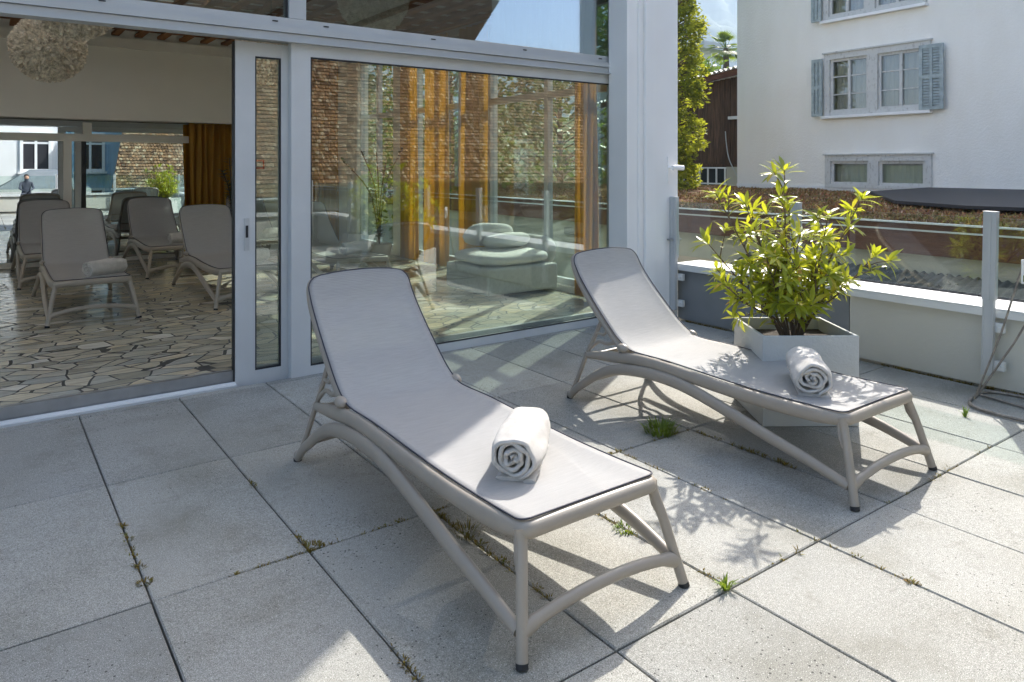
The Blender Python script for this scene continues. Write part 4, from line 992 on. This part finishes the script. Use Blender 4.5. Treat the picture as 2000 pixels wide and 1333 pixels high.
# ------------------------------------------------------------------ world behind the viewer, mirrored in the glass
def tile_slope(name, par, P00, P10, P11, P01, m, tw_=.13, tl=.16):
    """rows of slightly tilted clay tiles over the quad P00->P10 (eave) / P01->P11 (ridge)"""
    P00, P10, P11, P01 = map(Vector, (P00, P10, P11, P01)); mb = MB(); rr = random.Random(4)
    up_l = (P01-P00).length; rows = int(up_l/tl); n = (P10-P00).cross(P01-P00).normalized()
    if n.z < 0: n = -n
    mb.add([P00-n*.03, P10-n*.03, P11-n*.03, P01-n*.03], [(0,1,2,3)])
    for j in range(rows):
        a = P00.lerp(P01, j/rows); b = P10.lerp(P11, j/rows); a2 = P00.lerp(P01, (j+1.15)/rows); b2 = P10.lerp(P11, (j+1.15)/rows)
        k = max(1, int((b-a).length/tw_)); ofs = .5*(j % 2)
        for i in range(k):
            u0 = (i+ofs+.06)/k; u1 = min(1, (i+ofs+.94)/k)
            if u0 >= 1: continue
            lift = .035+rr.uniform(0,.02); um = (u0+u1)/2
            q0 = a.lerp(b, u0)+n*lift; q1 = a.lerp(b, u1)+n*lift; qm = a.lerp(b, um)+n*(lift+.012)-(a2-a)*.10
            r0 = a2.lerp(b2, u0)+n*.004; r1 = a2.lerp(b2, u1)+n*.004
            mb.add([q0, qm, q1, r1, r0, q0-n*.03, qm-n*.03, q1-n*.03], [(0,1,2,3,4),(5,6,1,0),(6,7,2,1)])
    return mb.build(name, m, par)
th_ = empty('tiled_house', (4, -12, 0)); tag(th_, 'house with a large steep rust-brown clay tile roof, mirrored in the big window', 'building')
MB().prism([(1.2,-.6),(5.8,-8.6),(22,-8.6),(22,-.6)], -3.4, .45).build('wall', M['beige'], th_)
tile_slope('roof', th_, (.35,0,.40), (23.5,0,.40), (20.5,-4.6,6.6), (2.0,-4.6,6.6), M['tiles'])
hb_ = MB(); hb_.add([(6,-9.2,.38),(.36,0,.36),(2.0,-4.6,6.55)], [(0,1,2)]); hb_.add([(6,-9.2,.38),(2.0,-4.6,6.58),(20.5,-4.6,6.58),(23.5,-9.2,.38)], [(0,1,2,3)]); hb_.build('rear_roof', M['fascia'], th_, solid=.05)
gu = MB(); gu.sweep([(.3,.12,.34),(23.5,.12,.34)], .07, 8); gu.build('gutter', M['metal'], th_)
wb = empty('townhouse', (-14, -17, 0)); tag(wb, 'bright white townhouse with tall windows, mirrored at the left in the far glass', 'building')
W2 = []
wbm = MB(); wbm.box((-6, -9, -3.4), (16.9, 0, 14)); wbm.build('wall', M['stucco_w'], wb)
bw = empty('tinted_townhouse', (2.9, -17, 0)); tag(bw, 'townhouse next to the white one, coloured blue for shade and glass tint, mirrored in the far glass', 'building')
MB().box((.003, -9, -3.4), (9.5, .05, 13)).build('wall', M['stucco_tint'], bw)  # shade and glass tint painted into the wall as blue
def town_window(par, x, z, w_=.95, h=1.55, y=0.):
    f = MB(); f.box((x-w_/2-.12, y+.0, z-h/2-.12), (x-w_/2, y+.07, z+h/2+.12)); f.box((x+w_/2, y, z-h/2-.12), (x+w_/2+.12, y+.07, z+h/2+.12)); f.box((x-w_/2, y, z+h/2), (x+w_/2, y+.07, z+h/2+.12)); f.box((x-w_/2-.2, y, z-h/2-.22), (x+w_/2+.2, y+.14, z-h/2-.121)); f.box((x-w_/2, y, z-h/2-.12), (x+w_/2, y+.07, z-h/2))
    f.box((x-.05, y+.002, z-h/2), (x+.05, y+.05, z+h/2)); f.box((x-w_/2, y+.003, z+h*.22), (x+w_/2, y+.045, z+h*.22+.09))
    o = f.build('window', M['white'], par); MB().box((x-w_/2, y+.001, z-h/2), (x+w_/2, y+.02, z+h/2)).build('pane', M['solar'], o)
for x in (-3, 0.5, 4, 7.4, 10.8, 16.0):
    for z in (-.9, 1.95, 5.2, 8.6): town_window(wb, x, z)
for x in (1.2, 4.2, 7.2):
    for z in (-.6, 1.95, 5.2, 8.6): town_window(bw, x, z, y=.05)
gz = empty('canopy_tent', (1.96, -11.5, -1.15)); gz.scale = (.62,.62,.62); tag(gz, 'grey canopy tent with a dark valance, mirrored low in the far glass', 'tent')
cm = MB(); cm.add([(-2.4,-1.6,2.6),(2.4,-1.6,2.6),(2.4,1.6,2.6),(-2.4,1.6,2.6),(-.7,0,3.75),(.7,0,3.75)], [(0,1,5,4),(1,2,5),(2,3,4,5),(3,0,4)]); cm.build('canvas_roof', M['canopy'], gz, solid=.02)
vm = MB()
for a, b in (((-2.4,1.6),(2.4,1.6)), ((-2.4,-1.6),(-2.4,1.6)), ((2.4,-1.6),(2.4,1.6))): vm.add([(a[0],a[1],2.6),(b[0],b[1],2.6),(b[0],b[1],2.25),(a[0],a[1],2.25)], [(0,1,2,3)])
vm.build('valance', M['cap'], gz, solid=.01)
for x in (-2.35, 2.35):
    for y in (-1.55, 1.55): MB().sweep([(x,y,-1.2),(x,y,2.6)], .03, 6).build('pole', M['cap'], gz)
spray_tree('street_tree', (-2.5, -10.5, -3.2), 9.5, 2.6, M['bush'], 'broad leafy tree before the townhouses, casting dappled shade on them', 9000, .30, 12, .1, group='trees behind the terrace', profile=lambda t_: max(0,math.sin(math.pi*max(0,(t_-.3)/.7)))**.5)
spray_tree('street_tree', (-9.6, -13.0, -3.2), 13, 3.2, M['bush'], 'tall tree rising above the mirrored roofs', 7000, .36, 13, .1, group='trees behind the terrace', profile=lambda t_: max(0,math.sin(math.pi*max(0,(t_-.3)/.7)))**.5)

# ------------------------------------------------------------------ canopy of the neighbouring wing, mirrored in the upper pane
cn = empty('wing_canopy', (4, -4.5, 0)); tag(cn, 'flat timber canopy with grey soffit behind the viewer, mirrored in the upper pane', 'canopy')
def cx2(mb, m, nm): return mb.xf(Matrix.Translation((-4, 4.5, 0))).build(nm, m, cn)
cx2(MB().prism([(-3,-6.9),(10.5,-6.9),(8.3,-2.6),(-3,-2.6)], 4.60, 4.80), simple('soffit_taupe', (.42,.39,.38), .8, 0, .08, 3, .05), 'soffit')
bb_ = MB()
for k in range(6): bb_.box((-2.6+1.9*k, -6.85, 4.50), (-2.48+1.9*k, -2.65, 4.598))
cx2(bb_, M['fascia'], 'joists')
for x, y in ((-2.8,-6.7),(9.9,-6.8),(-2.8,-4.2)): cx2(MB().box((x-.06,y-.06,-3.4),(x+.06,y+.06,4.598)), M['cap'], 'post')

# ------------------------------------------------------------------ tripod and seated photographer (mirrored in the far glass)
tp = empty('camera_tripod', (0, 0, 0)); tag(tp, 'dark camera tripod standing on the terrace, mirrored at the far left of the glass', 'tripod')
for k in range(3):
    a = R(200+120*k); MB().sweep([(.03*math.cos(a),.03*math.sin(a)-.04,1.12),(.46*math.cos(a),.46*math.sin(a)-.04,.005)], [.014,.010], 8).build('leg', M['black'], tp)
MB().sweep([(0,-.04,.85),(0,-.04,1.22)], .013, 8).build('centre_column', M['black'], tp)
ld = empty('step_ladder', (1.05, -2.9, 0)); ld.scale = (.72,.72,.72); tag(ld, 'small white step ladder carrying the seated photographer, mirrored in the far glass', 'ladder')
for s in (-1, 1):
    MB().sweep([(s*.22,.26,0),(s*.17,.02,.60)], .014, 8).build('front_leg', M['white'], ld); MB().sweep([(s*.22,-.30,0),(s*.17,-.06,.60)], .012, 8).build('rear_leg', M['white'], ld)
MB().box((-.19,-.13,.60),(.19,.10,.63)).build('top_step', M['white'], ld); MB().box((-.20,.10,.30),(.20,.22,.325)).build('lower_step', M['white'], ld)
def person_body():
    # joints: pelvis, spine, chest, neck, head; arms forward to the knees, legs bent on the step
    J = [((0,0,.72),(.15,.12)),((0,.02,.92),(.135,.10)),((0,.05,1.12),(.16,.11)),((0,.07,1.25),(.055,.055)),((0,.09,1.34),(.085,.09)),((0,.10,1.44),(.075,.085)),
         ((.10,.05,.70),(.09,.09)),((.15,.40,.72),(.065,.065)),((.16,.34,.42),(.05,.05)),((.16,.20,.345),(.035,.035)),((.16,.34,.345),(.04,.025)),
         ((-.10,.05,.70),(.09,.09)),((-.15,.40,.72),(.065,.065)),((-.16,.34,.42),(.05,.05)),((-.16,.20,.345),(.035,.035)),((-.16,.34,.345),(.04,.025)),
         ((.18,.06,1.17),(.055,.055)),((.23,.16,.96),(.042,.042)),((.14,.36,.90),(.03,.03)),((.10,.42,.90),(.035,.02)),
         ((-.18,.06,1.17),(.055,.055)),((-.23,.16,.96),(.042,.042)),((-.14,.36,.90),(.03,.03)),((-.10,.42,.90),(.035,.02))]
    E_ = [(0,1),(1,2),(2,3),(3,4),(4,5),(0,6),(6,7),(7,8),(8,9),(9,10),(0,11),(11,12),(12,13),(13,14),(14,15),(2,16),(16,17),(17,18),(18,19),(2,20),(20,21),(21,22),(22,23)]
    bmx = bmesh.new(); ly = bmx.verts.layers.skin.verify(); vs = [bmx.verts.new(p) for p, r in J]
    for a, b in E_: bmx.edges.new((vs[a], vs[b]))
    for v, (p, r) in zip(vs, J): v[ly].radius = r
    vs[0][ly].use_root = True
    me = bpy.data.meshes.new('person'); bmx.to_mesh(me); bmx.free(); me.materials.append(M['cloth'])
    o = bpy.data.objects.new('person', me); col.objects.link(o)
    o.modifiers.new('skin', 'SKIN').use_smooth_shade = True; ss = o.modifiers.new('sub', 'SUBSURF'); ss.levels = 2; ss.render_levels = 2
    return o
pe = person_body(); pe.location = (1.05, -2.915, 0); pe.scale = (.72,.72,.72); tag(pe, 'person in dark clothes seated on the white step ladder, mirrored in the far glass', 'person')
MB().sphere((0,.095,1.40), .092, 16, 12, (.88,1,1.15)).build('head_skin', M['skin'], pe)
MB().sphere((0,.080,1.435), .096, 16, 12, (.92,1,1.0)).build('hair', M['hair'], pe)

spray_tree('garden_tree', (9.2, 15.2, -3), 10, 2.2, M['bush'], 'dark leafy garden tree seen through the hall side windows, nearest to them', 7000, .26, 21, .1, group='garden trees beside the hall', profile=lambda t_: max(0,math.sin(math.pi*max(0,(t_-.15)/.85)))**.5)
spray_tree('garden_tree', (13.0, 15.6, -3), 9.5, 2.3, M['bush'], 'dark leafy garden tree behind the hall, hidden behind the white column', 7000, .26, 22, .1, group='garden trees beside the hall', profile=lambda t_: max(0,math.sin(math.pi*max(0,(t_-.15)/.85)))**.5)
spray_tree('garden_tree', (7.4, 19.5, -3), 11, 2.5, M['bush'], 'dark leafy garden tree farthest behind the hall', 7000, .28, 23, .1, group='garden trees beside the hall', profile=lambda t_: max(0,math.sin(math.pi*max(0,(t_-.15)/.85)))**.5)

# ------------------------------------------------------------------ haze between here and the mountain
hz_m = bpy.data.materials.new('haze'); hz_m.use_nodes = True; ht = hz_m.node_tree; ht.nodes.clear()
pv = ht.nodes.new('ShaderNodeVolumePrincipled'); pv.inputs['Color'].default_value = (.60,.79,1,1); pv.inputs['Density'].default_value = .0006; pv.inputs['Anisotropy'].default_value = .2
ho = ht.nodes.new('ShaderNodeOutputMaterial'); ht.links.new(pv.outputs[0], ho.inputs['Volume'])
hz = MB().box((-300,-300,-25),(2100,2100,640)).build('haze', hz_m); tag(hz, kind='stuff')
